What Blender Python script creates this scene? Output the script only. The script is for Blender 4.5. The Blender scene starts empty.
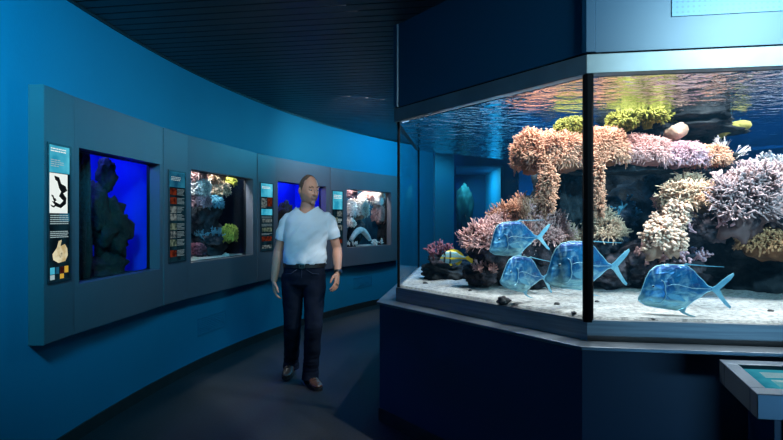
import bpy, bmesh, math, random
import numpy as np
from mathutils import Vector, Matrix, noise

SC = bpy.context.scene
COL = SC.collection
F = 522.0; CX = 391.5; CY = 220.0; EYE = 1.4      # 24 mm lens on the 783x440 frame, eye height 1.4 m

def W(px, py, d):
    return Vector(((px - CX) / F * d, d, EYE + (CY - py) / F * d))

# ------------------------------------------------------------------ materials
def mat(name, c1, c2=None, scale=6.0, rough=0.5, metal=0.0, bump=0.0, bscale=None, spec=0.5,
        detail=4.0, lo=0.35, hi=0.65, coords='Object', stretch=None, tip=None, coat=0.0):
    m = bpy.data.materials.new(name); m.use_nodes = True
    nt = m.node_tree; N = nt.nodes; L = nt.links
    b = N['Principled BSDF']
    b.inputs['Roughness'].default_value = rough
    b.inputs['Metallic'].default_value = metal
    b.inputs['Specular IOR Level'].default_value = spec
    b.inputs['Coat Weight'].default_value = coat
    b.inputs['Base Color'].default_value = (*c1, 1)
    tc = N.new('ShaderNodeTexCoord'); mp = N.new('ShaderNodeMapping')
    L.new(tc.outputs[coords], mp.inputs['Vector'])
    if stretch: mp.inputs['Scale'].default_value = stretch
    col = None
    if c2 is not None:
        nz = N.new('ShaderNodeTexNoise'); nz.inputs['Scale'].default_value = scale
        nz.inputs['Detail'].default_value = detail
        L.new(mp.outputs[0], nz.inputs['Vector'])
        r = N.new('ShaderNodeValToRGB')
        r.color_ramp.elements[0].position = lo; r.color_ramp.elements[0].color = (*c1, 1)
        r.color_ramp.elements[1].position = hi; r.color_ramp.elements[1].color = (*c2, 1)
        L.new(nz.outputs['Fac'], r.inputs['Fac']); col = r.outputs['Color']
    if tip is not None:
        at = N.new('ShaderNodeAttribute'); at.attribute_name = 'tip'
        mx = N.new('ShaderNodeMix'); mx.data_type = 'RGBA'
        L.new(at.outputs['Fac'], mx.inputs[0])
        if col: L.new(col, mx.inputs[6])
        else: mx.inputs[6].default_value = (*c1, 1)
        mx.inputs[7].default_value = (*tip, 1); col = mx.outputs[2]
    if col: L.new(col, b.inputs['Base Color'])
    if bump:
        n2 = N.new('ShaderNodeTexNoise'); n2.inputs['Scale'].default_value = bscale or scale * 4
        n2.inputs['Detail'].default_value = 5
        L.new(mp.outputs[0], n2.inputs['Vector'])
        bp = N.new('ShaderNodeBump'); bp.inputs['Strength'].default_value = bump
        bp.inputs['Distance'].default_value = 0.02
        L.new(n2.outputs['Fac'], bp.inputs['Height']); L.new(bp.outputs['Normal'], b.inputs['Normal'])
    return m

def emat(name, c, s):
    m = bpy.data.materials.new(name); m.use_nodes = True
    nt = m.node_tree; nt.nodes.clear()
    e = nt.nodes.new('ShaderNodeEmission'); e.inputs['Color'].default_value = (*c, 1); e.inputs['Strength'].default_value = s
    o = nt.nodes.new('ShaderNodeOutputMaterial'); nt.links.new(e.outputs[0], o.inputs['Surface'])
    return m

def emat2(name, c1, c2, scale, s, c3=None):
    """Backlit print: noise between two or three inks."""
    m = emat(name, c1, s); nt = m.node_tree; N = nt.nodes; L = nt.links
    e = [n for n in N if n.type == 'EMISSION'][0]
    tc = N.new('ShaderNodeTexCoord'); nz = N.new('ShaderNodeTexNoise'); nz.inputs['Scale'].default_value = scale
    nz.inputs['Detail'].default_value = 3
    r = N.new('ShaderNodeValToRGB'); r.color_ramp.elements[0].color = (*c1, 1); r.color_ramp.elements[1].color = (*c2, 1)
    r.color_ramp.elements[0].position = .4; r.color_ramp.elements[1].position = .62
    if c3:
        k = r.color_ramp.elements.new(.5); k.color = (*c3, 1)
    L.new(tc.outputs['Object'], nz.inputs['Vector']); L.new(nz.outputs['Fac'], r.inputs['Fac']); L.new(r.outputs['Color'], e.inputs['Color'])
    return m

def glassmat(name, f0=0.03, f1=0.35, tint=(1, 1, 1)):
    m = bpy.data.materials.new(name); m.use_nodes = True
    nt = m.node_tree; N = nt.nodes; L = nt.links; N.clear()
    o = N.new('ShaderNodeOutputMaterial'); mx = N.new('ShaderNodeMixShader')
    t = N.new('ShaderNodeBsdfTransparent'); t.inputs['Color'].default_value = (*tint, 1)
    g = N.new('ShaderNodeBsdfGlossy'); g.inputs['Roughness'].default_value = 0.0
    lw = N.new('ShaderNodeLayerWeight'); lw.inputs['Blend'].default_value = 0.5
    pw = N.new('ShaderNodeMath'); pw.operation = 'POWER'; pw.inputs[1].default_value = 5
    mr = N.new('ShaderNodeMapRange'); mr.inputs['To Min'].default_value = f0; mr.inputs['To Max'].default_value = f1
    L.new(lw.outputs['Facing'], pw.inputs[0]); L.new(pw.outputs[0], mr.inputs['Value'])
    L.new(mr.outputs[0], mx.inputs[0]); L.new(t.outputs[0], mx.inputs[1]); L.new(g.outputs[0], mx.inputs[2])
    L.new(mx.outputs[0], o.inputs['Surface'])
    return m

# ------------------------------------------------------------------ mesh builder
class MB:
    def __init__(s): s.v = []; s.f = []; s.m = []; s.t = []
    def add(s, v, f, mi=0, t=None):
        o = len(s.v); s.v.extend([tuple(p) for p in v])
        s.f.extend([tuple(i + o for i in q) for q in f]); s.m.extend([mi] * len(f))
        s.t.extend([0.0] * len(v) if t is None else list(t))
        return s
    def box(s, c, d, rot=None, mi=0):
        c = Vector(c); vs = []
        for x in (-.5, .5):
            for y in (-.5, .5):
                for z in (-.5, .5):
                    p = Vector((x * d[0], y * d[1], z * d[2]))
                    if rot is not None: p = rot @ p
                    vs.append(c + p)
        return s.add(vs, [(0, 1, 3, 2), (4, 6, 7, 5), (0, 4, 5, 1), (2, 3, 7, 6), (0, 2, 6, 4), (1, 5, 7, 3)], mi)
    def bx(s, x0, x1, y0, y1, z0, z1, mi=0):
        return s.box(((x0 + x1) / 2, (y0 + y1) / 2, (z0 + z1) / 2), (abs(x1 - x0), abs(y1 - y0), abs(z1 - z0)), None, mi)
    def prism(s, pts, z0, z1, mi=0):
        n = len(pts)
        v = [(p[0], p[1], z0) for p in pts] + [(p[0], p[1], z1) for p in pts]
        f = [tuple(range(n))[::-1], tuple(range(n, 2 * n))] + [(i, (i + 1) % n, n + (i + 1) % n, n + i) for i in range(n)]
        return s.add(v, f, mi)
    def ring(s, outer, inner, z0, z1, mi=0, zo=None, closed=True):
        """ring between two closed outlines; zo = (bottom, top) heights at the outer edge"""
        n = len(outer); a, b = zo or (z0, z1)
        v = [(p[0], p[1], a) for p in outer] + [(p[0], p[1], b) for p in outer] + [(p[0], p[1], z0) for p in inner] + [(p[0], p[1], z1) for p in inner]
        f = []
        for i in range(n if closed else n - 1):
            j = (i + 1) % n
            f += [(i, j, n + j, n + i), (n + i, n + j, 3 * n + j, 3 * n + i), (3 * n + i, 3 * n + j, 2 * n + j, 2 * n + i), (2 * n + i, 2 * n + j, j, i)]
        return s.add(v, f, mi)
    def tube(s, path, rad, n=12, mi=0, flat=None, up=None):
        path = [Vector(p) for p in path]; k = len(path); v = []; f = []
        if not hasattr(rad, '__len__'): rad = [rad] * k
        u = None
        for i, p in enumerate(path):
            d = (path[min(i + 1, k - 1)] - path[max(i - 1, 0)]).normalized()
            if u is None:
                u = Vector(up) if up is not None else (Vector((0, 0, 1)) if abs(d.z) < .9 else Vector((1, 0, 0)))
            u = (u - d * u.dot(d)).normalized(); w = d.cross(u)
            for j in range(n):
                a = 2 * math.pi * j / n
                v.append(p + u * math.cos(a) * rad[i] + w * math.sin(a) * rad[i] * (flat or 1))
        for i in range(k - 1):
            for j in range(n):
                f.append((i * n + j, i * n + (j + 1) % n, (i + 1) * n + (j + 1) % n, (i + 1) * n + j))
        f.append(tuple(range(n))[::-1]); f.append(tuple((k - 1) * n + j for j in range(n)))
        return s.add(v, f, mi)
    def loft(s, rings, n=28, mi=0, pw=1.0):
        """horizontal elliptical rings (z, cx, cy, rx, ry)"""
        v = []; f = []; k = len(rings)
        for z, cx, cy, rx, ry in rings:
            for j in range(n):
                a = 2 * math.pi * j / n; c, q = math.cos(a), math.sin(a)
                v.append((cx + rx * math.copysign(abs(c) ** pw, c), cy + ry * math.copysign(abs(q) ** pw, q), z))
        for i in range(k - 1):
            for j in range(n):
                f.append((i * n + j, i * n + (j + 1) % n, (i + 1) * n + (j + 1) % n, (i + 1) * n + j))
        f.append(tuple(range(n))[::-1]); f.append(tuple((k - 1) * n + j for j in range(n)))
        return s.add(v, f, mi)
    def ell(s, c, r, sub=3, M=None, mi=0):
        v, f = ICO(sub); c = Vector(c)
        o = [Vector((p[0] * r[0], p[1] * r[1], p[2] * r[2])) for p in v]
        if M is not None: o = [M @ p for p in o]
        return s.add([c + p for p in o], f, mi)
    def blob(s, c, r, seed=0, amp=.25, freq=1.6, sub=4, mi=0, flatb=None, ridged=False):
        v, f = ICO(sub); c = Vector(c); o = Vector((seed * 13.7, seed * 5.1, seed * 3.3)); out = []
        for p in v:
            q = Vector(p)
            k = noise.fractal(q * freq + o, .8, 2.1, 5) if not ridged else noise.turbulence(q * freq + o, 4, False) - .6
            q = q * (1 + amp * k)
            w = Vector((q.x * r[0], q.y * r[1], q.z * r[2]))
            if flatb is not None: w.z = max(w.z, flatb - c.z)
            out.append(c + w)
        return s.add(out, f, mi)
    def tufts(s, P, D, L, R, rng, segs=3, sides=4, curl=.5, mi=0, taper=.45, grav=0.0, t0=0.0):
        P = np.asarray(P, float); D = np.asarray(D, float); n = len(P)
        D = D / (np.linalg.norm(D, axis=1, keepdims=True) + 1e-9)
        L = np.broadcast_to(np.asarray(L, float), (n,)); R = np.broadcast_to(np.asarray(R, float), (n,))
        q = rng.normal(size=(n, 3)); T = q - D * (q * D).sum(1, keepdims=True); T /= np.linalg.norm(T, axis=1, keepdims=True) + 1e-9
        B = np.cross(D, T); cu = curl * rng.uniform(-1, 1, n)
        ss = np.linspace(0, 1, segs + 1)
        C = P[:, None, :] + D[:, None, :] * (L[:, None, None] * ss[None, :, None]) + T[:, None, :] * ((cu * L)[:, None, None] * (ss ** 2)[None, :, None])
        C[:, :, 2] -= grav * L[:, None] * ss[None, :] ** 2
        a = np.arange(sides) * 2 * math.pi / sides
        rr = R[:, None] * (1 - taper * ss[None, :])
        V = C[:, :, None, :] + rr[:, :, None, None] * (np.cos(a)[None, None, :, None] * T[:, None, None, :] + np.sin(a)[None, None, :, None] * B[:, None, None, :])
        base = np.arange(n) * (segs + 1) * sides; fs = []
        for i in range(segs):
            for j in range(sides):
                k = (j + 1) % sides
                fs.append(np.stack([base + i * sides + j, base + i * sides + k, base + (i + 1) * sides + k, base + (i + 1) * sides + j], 1))
        if sides == 4: fs.append(np.stack([base + segs * sides + j for j in range(4)], 1))
        tv = np.broadcast_to((t0 + (1 - t0) * ss)[None, :, None], (n, segs + 1, sides)).reshape(-1)
        return s.add(V.reshape(-1, 3).tolist(), np.concatenate(fs).tolist(), mi, tv.tolist())
    def build(s, name, mats, parent=None, smooth=False, origin=(0, 0, 0), bevel=0.0, angle=None):
        me = bpy.data.meshes.new(name); o3 = Vector(origin)
        me.from_pydata([tuple(Vector(p) - o3) for p in s.v] if o3.length else s.v, [], s.f)
        if not isinstance(mats, (list, tuple)): mats = [mats]
        for m in mats: me.materials.append(m)
        if len(mats) > 1: me.polygons.foreach_set('material_index', s.m)
        if any(s.t):
            at = me.attributes.new('tip', 'FLOAT', 'POINT'); at.data.foreach_set('value', s.t)
        if smooth: me.polygons.foreach_set('use_smooth', [True] * len(me.polygons))
        me.update()
        ob = bpy.data.objects.new(name, me); COL.objects.link(ob)
        if parent is not None: ob.parent = parent
        else: ob.location = o3
        if bevel:
            b = ob.modifiers.new('bevel', 'BEVEL'); b.width = bevel; b.segments = 2; b.limit_method = 'ANGLE'
        return ob

_ico = {}
def ICO(sub):
    if sub not in _ico:
        bm = bmesh.new(); bmesh.ops.create_icosphere(bm, subdivisions=sub, radius=1)
        bm.verts.ensure_lookup_table()
        _ico[sub] = ([tuple(v.co) for v in bm.verts], [tuple(v.index for v in f.verts) for f in bm.faces]); bm.free()
    return _ico[sub]

def tag(o, label=None, cat=None, group=None, kind=None):
    if label: o['label'] = label
    if cat: o['category'] = cat
    if group: o['group'] = group
    if kind: o['kind'] = kind
    return o
def empty(name, loc, rz=0.0):
    o = bpy.data.objects.new(name, None); COL.objects.link(o); o.location = loc; o.rotation_euler = (0, 0, rz); o.empty_display_size = .1
    return o
def copy_tree(o):
    c = o.copy(); COL.objects.link(c)
    for ch in o.children:
        d = ch.copy(); COL.objects.link(d); d.parent = c
        for g in ch.children:
            e = g.copy(); COL.objects.link(e); e.parent = d
    return c
def remeshed(mb, voxel, smooth=2, fac=.5):
    me = bpy.data.meshes.new('tmp'); me.from_pydata(mb.v, [], mb.f)
    ob = bpy.data.objects.new('tmp', me); COL.objects.link(ob)
    r = ob.modifiers.new('r', 'REMESH'); r.mode = 'VOXEL'; r.voxel_size = voxel
    if smooth:
        q = ob.modifiers.new('s', 'SMOOTH'); q.iterations = smooth; q.factor = fac
    dg = bpy.context.evaluated_depsgraph_get(); ev = ob.evaluated_get(dg)
    out = bpy.data.meshes.new_from_object(ev)
    bpy.data.objects.remove(ob); bpy.data.meshes.remove(me)
    return out
def place_mesh(me, name, mats, parent=None, smooth=True):
    me.name = name
    for m in mats: me.materials.append(m)
    me.polygons.foreach_set('use_smooth', [smooth] * len(me.polygons))
    ob = bpy.data.objects.new(name, me); COL.objects.link(ob)
    if parent is not None: ob.parent = parent
    return ob
def cull(me, fn):
    bm = bmesh.new(); bm.from_mesh(me)
    dead = [f for f in bm.faces if fn(f.calc_center_median(), f.normal)]
    bmesh.ops.delete(bm, geom=dead, context='FACES'); bm.to_mesh(me); bm.free()
def light(name, kind, loc, aim, energy, color, size=.2, spot=None, blend=.5, size_y=None, spread=None):
    l = bpy.data.lights.new(name, kind); l.energy = energy; l.color = color
    if kind == 'AREA':
        l.size = size
        if spread: l.spread = math.radians(spread)
        if size_y: l.shape = 'RECTANGLE'; l.size_y = size_y
    else: l.shadow_soft_size = size
    if kind == 'SPOT': l.spot_size = math.radians(spot); l.spot_blend = blend
    o = bpy.data.objects.new(name, l); COL.objects.link(o); o.location = loc
    d = Vector(aim) - Vector(loc); o.rotation_euler = d.to_track_quat('-Z', 'Y').to_euler()
    return o

# ------------------------------------------------------------------ camera
cam = bpy.data.cameras.new('camera'); cam.sensor_width = 36; cam.lens = F / 783 * 36
co = bpy.data.objects.new('camera', cam); COL.objects.link(co)
co.location = (0, 0, EYE); co.rotation_euler = (math.pi / 2, 0, 0); SC.camera = co
cam.clip_start = .02
vs = SC.view_settings; vs.view_transform = 'Standard'; vs.look = 'None'; vs.gamma = 1; vs.exposure = 0.0; vs.use_curve_mapping = False
cy = SC.cycles; cy.max_bounces = 10; cy.transparent_max_bounces = 24; cy.glossy_bounces = 4; cy.diffuse_bounces = 4; cy.volume_bounces = 0
cy.sample_clamp_indirect = 4.0; cy.use_denoising = True; cy.caustics_reflective = False; cy.caustics_refractive = False
w = bpy.data.worlds.new('world'); SC.world = w; w.use_nodes = True
w.node_tree.nodes['Background'].inputs[0].default_value = (.02, .10, .18, 1); w.node_tree.nodes['Background'].inputs[1].default_value = .05
# ================================================================== SETTING
CC = Vector((7.94, 3.0)); RW = 9.95; RP = 9.87; CEIL = 2.77
def pol(a, R): return Vector((CC.x - R * math.cos(a), CC.y + R * math.sin(a)))
def ang(px, R):
    k = (px - CX) / F
    A = k * k + 1; B = -2 * (k * CC.x + CC.y); C = CC.x ** 2 + CC.y ** 2 - R * R
    d = (-B + math.sqrt(B * B - 4 * A * C)) / (2 * A)
    return math.atan2(d - CC.y, CC.x - k * d)

M_wall = mat('blue_wall_paint', (.006, .180, .300), (.007, .195, .320), 1.2, rough=.55, bump=.06, bscale=70, spec=.3)
M_floor = mat('dark_floor', (.011, .0135, .018), (.020, .023, .028), 60, rough=.6, bump=.05, bscale=160, spec=.3)
M_ceil = mat('dark_slat', (.020, .024, .030), (.026, .030, .036), 3, rough=.42, metal=.3, spec=.5)
M_void = mat('ceiling_void', (.004, .004, .005), rough=.9)
M_base = mat('dark_skirting', (.014, .013, .013), (.022, .02, .02), 12, rough=.55)
M_panel = mat('grey_panel', (.105, .100, .118), (.113, .108, .127), 2.5, rough=.45, bump=.02, bscale=120, spec=.4)
M_bezel = mat('black_bezel', (.006, .006, .008), rough=.35)
M_steel = mat('brushed_steel', (.19, .21, .23), (.26, .285, .30), 3, rough=.5, metal=1.0, bump=.05, bscale=60, stretch=(1, 1, 30))
M_steel2 = mat('matt_steel', (.13, .165, .20), (.18, .215, .25), 5, rough=.40, metal=.8, bump=.03, bscale=90)
M_frame = mat('frame_steel', (.125, .135, .14), (.16, .17, .175), 4, rough=.5, metal=.6)
M_navy = mat('navy_panel', (.006, .034, .080), (.007, .038, .088), 2, rough=.5, spec=.35)
M_hood = mat('hood_panel', (.003, .040, .084), (.0035, .043, .090), 1.5, rough=.45, spec=.4)
M_black = mat('black_sealant', (.003, .003, .004), rough=.85, spec=.08)
M_glass = glassmat('clear_glass', .008, .22)
M_wglass = glassmat('window_glass', .02, .12)

# curved wall (above, below and left of the grey display band)
def arc_wall(mb, a0, a1, z0, z1, n=90, R=RW, th=.05):
    o = [pol(a0 + (a1 - a0) * i / n, R) for i in range(n + 1)]; q = [pol(a0 + (a1 - a0) * i / n, R + th) for i in range(n + 1)]
    mb.ring(q, o, z0, z1, closed=False)
    for e in (0, n):
        a, b = o[e], q[e]
        mb.add([(a.x, a.y, z0), (b.x, b.y, z0), (b.x, b.y, z1), (a.x, a.y, z1)], [(0, 1, 2, 3)])
A_S = ang(30, RW); A_E = ang(398.8, RP); A_FAR = math.radians(62); A_NEAR = math.radians(-45)
mb = MB()
arc_wall(mb, A_NEAR, A_S, 0, CEIL + .04, 300); arc_wall(mb, A_S, A_E, 0, .80, 400); arc_wall(mb, A_S, A_E, 2.06, CEIL + .04, 400); arc_wall(mb, A_E, A_FAR, 0, CEIL + .04, 200)
tag(mb.build('wall_left', M_wall, smooth=False), kind='structure')
mb = MB(); n = 160
o = [pol(A_NEAR + (A_FAR - A_NEAR) * i / n, RW - .012) for i in range(n + 1)]; q = [pol(A_NEAR + (A_FAR - A_NEAR) * i / n, RW) for i in range(n + 1)]
mb.ring(o, q, 0, .085, closed=False); tag(mb.build('baseboard_left', M_base), kind='structure')
mb = MB(); o = [pol(A_NEAR + (A_FAR - A_NEAR) * i / n, RW - .02) for i in range(n + 1)]
mb.ring(o, q, CEIL - .012, CEIL + .02, closed=False); tag(mb.build('trim_1', M_ceil), kind='structure')
mb = MB(); mb.bx(-6, 9, -5, 14, -.06, 0); tag(mb.build('floor', M_floor), kind='structure')
# slatted ceiling, slats run parallel to the front face of the big tank
UD = Vector((.989, -.147, 0)); VD = Vector((.147, .989, 0)); R3 = Matrix(((UD.x, VD.x, 0), (UD.y, VD.y, 0), (0, 0, 1)))
mb = MB()
for i in range(-48, 130):
    c = VD * (i * .1) + UD * 1.5
    mb.box((c.x, c.y, CEIL + .012), (14, .086, .024), R3, 0)
mb.box((1.5, 4, CEIL + .09), (16, 20, .02), R3, 1)
tag(mb.build('ceiling', [M_ceil, M_void]), kind='structure')

# low vents in the blue wall
for a, h0, h1, lab in ((ang(212, RW), .30, .47, 'flush blue wall grille low under the second tank window'), (ang(363, RW), .32, .50, 'flush blue wall grille near the end of the curved wall')):
    c = pol(a, RW - .006); r = empty('wall_vent', (c.x, c.y, h0), math.pi / 2 - a)
    # local x runs along the wall, y points out of the room
    f_ = MB()
    f_.bx(-.25, .25, 0, .006, 0, .012); f_.bx(-.25, .25, 0, .006, h1 - h0 - .012, h1 - h0); f_.bx(-.25, -.238, 0, .006, 0, h1 - h0); f_.bx(.238, .25, 0, .006, 0, h1 - h0)
    f_.build('frame', M_wall, r)
    s_ = MB()
    for k in range(9): s_.box((0, .005, .02 + (h1 - h0 - .03) * k / 8), (.476, .01, .008), Matrix.Rotation(.5, 3, 'X'))
    s_.build('louvres', M_wall, r); tag(r, lab, 'vent', 'grilles in the blue wall')

# ================================================================== GREY DISPLAY BAND
ZB, ZT = .706, 2.15
class Panel:
    def __init__(s, p0, p1):
        s.A = pol(ang(p0, RP), RP); s.B = pol(ang(p1, RP), RP)
        s.u = (s.B - s.A).normalized(); s.w = (s.B - s.A).length; s.rz = math.atan2(s.u.y, s.u.x)
        s.nrm = Vector((-s.u.y, s.u.x))                      # out of the room
    def lx(s, px):                                            # distance along the panel under an image column
        k = (px - CX) / F; a, u = s.A, s.u
        return (a.x - k * a.y) / (k * u.y - u.x)
    def z(s, px, py):
        d = (s.A + s.u * s.lx(px)).y; return EYE + (CY - py) / F * d
    def world(s, x, y, z): p = s.A + s.u * x + s.nrm * y; return Vector((p.x, p.y, z))
    def root(s, name): return empty(name, (s.A.x, s.A.y, ZB), s.rz)
    def yr(s, z): return z - ZB

def slab(mb, w, x0, x1, z0, z1, th=.085, e=.004):
    """front panel of width w with an opening, relative to its bottom"""
    H = ZT - ZB
    mb.bx(e, x0, 0, th, 0, H); mb.bx(x1, w - e, 0, th, 0, H); mb.bx(x0, x1, 0, th, 0, z0); mb.bx(x0, x1, 0, th, z1, H)

M_sgframe = mat('sign_frame', (.02, .024, .03), rough=.4)
E_black = emat('print_black', (.004, .006, .008), 1)
E_dark = emat2('print_dark_teal', (.002, .006, .010), (.004, .02, .03), 8, 1)
E_head = emat2('print_blue', (.02, .32, .50), (.12, .66, .86), 5, .85)
E_head2 = emat2('print_deep_blue', (.01, .10, .20), (.03, .26, .42), 9, .5)
E_white = emat('print_white', (.85, .93, .90), .95)
E_cream = emat2('print_cream', (.80, .75, .50), (.55, .42, .20), 16, .85)
E_text = emat('print_text', (.45, .62, .66), .7)
E_textd = emat('print_text_dim', (.20, .30, .34), .55)
E_red = emat2('print_red', (.22, .035, .015), (.05, .01, .008), 30, .45)
E_gry = emat2('print_grey', (.24, .30, .30), (.03, .05, .06), 35, .5)
E_grn = emat2('print_green', (.20, .27, .20), (.03, .06, .05), 35, .5)
E_yel = emat('print_yellow', (.7, .42, .05), .8)

def sign(P, r, x0, x1, z0, z1, items, bright=1):
    """a backlit board: items are (kind, u0, u1, v0, v1, material[, n lines]); v runs down"""
    w, h = x1 - x0, z1 - z0
    MB().bx(x0 - .012, x1 + .012, -.014, -.004, z0 - .012, z0).bx(x0 - .012, x1 + .012, -.014, -.004, z1, z1 + .012).bx(x0 - .012, x0, -.014, -.004, z0, z1).bx(x1, x1 + .012, -.014, -.004, z0, z1).build('sign_frame', M_sgframe, r)
    b = MB().bx(x0, x1, -.010, -.006, z0, z1).build('sign_board', E_dark, r)
    for it in items:
        k, u0, u1, v0, v1, m = it[:6]
        m_ = MB(); X0, X1, Z1, Z0 = x0 + w * u0, x0 + w * u1, z1 - h * v0, z1 - h * v1
        if k == 'text':
            nl = it[6]; rnd = random.Random(int(v0 * 1000))
            for i in range(nl):
                zc = Z1 - (Z1 - Z0) * (i + .5) / nl; t = (Z1 - Z0) / nl * .42
                xe = X0 + (X1 - X0) * (1 if rnd.random() > .3 else rnd.uniform(.5, .95))
                x = X0
                while x < xe - .004:
                    l = min(rnd.uniform(.012, .03), xe - x); m_.bx(x, x + l, -.0118, -.0095, zc - t / 2, zc + t / 2); x += l + .005
            m_.build('text_block', m, b)
        elif k == 'shape':
            pts = it[6]
            m_.add([(X0 + (X1 - X0) * p[0], -.0128, Z1 - (Z1 - Z0) * p[1]) for p in pts] + [(X0 + (X1 - X0) * p[0], -.0105, Z1 - (Z1 - Z0) * p[1]) for p in pts],
                   [tuple(range(len(pts))), tuple(range(len(pts), 2 * len(pts)))[::-1]] + [(i, (i + 1) % len(pts), len(pts) + (i + 1) % len(pts), len(pts) + i) for i in range(len(pts))])
            m_.build('picture', m, b)
        else:
            m_.bx(X0, X1, -.0112, -.0095, Z0, Z1); m_.build('header' if k == 'head' else 'picture', m, b)

squig = [(.25, .05), (.5, .08), (.62, .25), (.85, .30), (.95, .42), (.72, .50), (.9, .62), (.88, .78), (.6, .9), (.35, .86), (.12, .72), (.3, .74), (.55, .80), (.74, .70), (.5, .58), (.62, .46), (.5, .36), (.42, .2), (.3, .15)]
snail = [(.3, .35), (.42, .05), (.58, 0), (.5, .28), (.78, .2), (.92, .4), (.95, .7), (.8, .95), (.4, 1), (.1, .85), (.05, .6)]
snail2 = [(.3, .62), (.55, .45), (.7, .5), (.62, .72), (.4, .8)]
S1 = [('head', .02, .98, .0, .20, E_head), ('text', .08, .80, .015, .05, E_white, 2), ('text', .08, .70, .10, .16, E_text, 4),
      ('pic', .02, .88, .205, .50, E_white), ('shape', .02, .9, .21, .49, E_black, squig), ('shape', .02, .35, .36, .47, E_black, squig),
      ('text', .06, .92, .51, .585, E_text, 5), ('pic', .5, .98, .50, .56, E_head2), ('text', .06, .92, .63, .685, E_text, 4),
      ('shape', .12, .92, .70, .87, E_cream, snail), ('shape', .3, .8, .74, .86, E_black, snail2),
      ('pic', .06, .26, .90, .95, E_head), ('pic', .30, .46, .90, .95, E_head2), ('pic', .52, .70, .90, .95, E_red), ('pic', .74, .92, .90, .95, E_yel), ('pic', .06, .26, .955, .99, E_text), ('pic', .52, .70, .955, .99, E_yel)]
S2 = [('head', .02, .98, .0, .17, E_head2), ('text', .12, .7, .05, .10, E_text, 3)]
for i, (m, v) in enumerate(((E_red, .185), (E_red, .285), (E_gry, .385), (E_gry, .47), (E_grn, .575), (E_gry, .665), (E_grn, .755), (E_red, .875))):
    S2 += [('pic', .06, .44, v, v + .075, m), ('text', .5, .95, v, v + .075, E_textd, 5)]
S3 = [('head', .02, .98, .0, .20, E_head), ('text', .1, .8, .04, .08, E_white, 2), ('pic', .05, .5, .22, .36, E_gry), ('pic', .55, .95, .20, .34, E_red),
      ('head', .05, .95, .38, .47, E_head), ('text', .06, .94, .49, .52, E_textd, 2), ('pic', .1, .92, .53, .58, E_gry), ('text', .06, .94, .60, .64, E_textd, 3), ('pic', .1, .92, .66, .72, E_grn),
      ('pic', .08, .92, .79, .86, E_red), ('text', .06, .94, .74, .77, E_textd, 2), ('pic', .1, .9, .92, .97, E_gry)]
S4 = [('head', .02, .98, .0, .33, E_head), ('text', .1, .9, .06, .14, E_white, 3), ('pic', .45, .95, .36, .46, E_gry), ('pic', .05, .5, .48, .58, E_grn), ('text', .5, .95, .50, .58, E_text, 3),
      ('pic', .4, .95, .62, .72, E_gry), ('text', .05, .36, .62, .72, E_textd, 4), ('pic', .05, .5, .76, .86, E_grn), ('pic', .5, .95, .88, .96, E_red)]

infos = [(43, 73, 47, 68, 144, 282, S1, 'narrow grey wall panel with the brightest lit sign, at the near left end'),
         (163, 187, 168, 184, 171, 262, S2, 'narrow grey wall panel whose lit sign has red pictures, between first two tank windows'),
         (257, 275, 260, 272, 183, 251, S3, 'narrow grey wall panel with cyan-topped lit sign, beside the man on the left'),
         (330, 345, 332, 342, 191, 246, S4, 'narrow grey wall panel with blue-topped lit sign, just right of the man')]
for p0, p1, s0, s1, y0, y1, items, lab in infos:
    P = Panel(p0, p1); r = P.root('info_panel'); H = ZT - ZB
    MB().bx(.002, P.w - .002, -.007, .085, 0, H).build('panel', M_panel, r, bevel=.004)
    x0, x1 = P.lx(s0), P.lx(s1); z1 = P.z(s0, y0); z0 = P.z(s0, y1)
    sign(P, r, x0, x1, z0 - ZB, z1 - ZB, items)
    if p0 == 43:
        MB().bx(-.004, .0, -.007, .085, 0, H).build('end_cap', M_panel, r)
    tag(r, lab, 'information panel', 'narrow panels with lit signs between the tank windows')

# window panels with their wall tanks
M_backblue = mat('tank_back_blue', (.008, .02, .40), (.015, .05, .55), 2.0, rough=.9, spec=.05)
M_backdark = mat('tank_back_dark', (.001, .003, .008), (.004, .025, .20), 2.2, rough=.95, spec=.03, stretch=(1.5, 1.5, .3), lo=.45, hi=.7)
M_backteal = mat('tank_back_teal', (.01, .05, .10), (.02, .12, .20), 3, rough=.9, spec=.05)
M_tankside = mat('tank_side', (.012, .02, .05), rough=.9, spec=.05)
M_sandw = mat('wall_tank_sand', (.55, .58, .55), (.75, .78, .74), 40, rough=.9, bump=.3)
WINS = {}
wspec = [(73, 163, 79, 160, 147.5, 284, 'w1', M_backblue, 'wide grey wall panel with a blue-lit tank window full of black rock'),
         (187, 257, 191, 253, 169, 263, 'w2', M_backdark, 'wide grey wall panel whose tank window shows a coral wall and yellow coral'),
         (275, 330, 278, 326, 181, 255, 'w3', M_backblue, 'wide grey wall panel with a plain blue tank window behind the man'),
         (345, 399, 347, 391, 189, 248, 'w4', M_backteal, 'wide grey wall panel with the bright white and pink coral window, farthest')]
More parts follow.
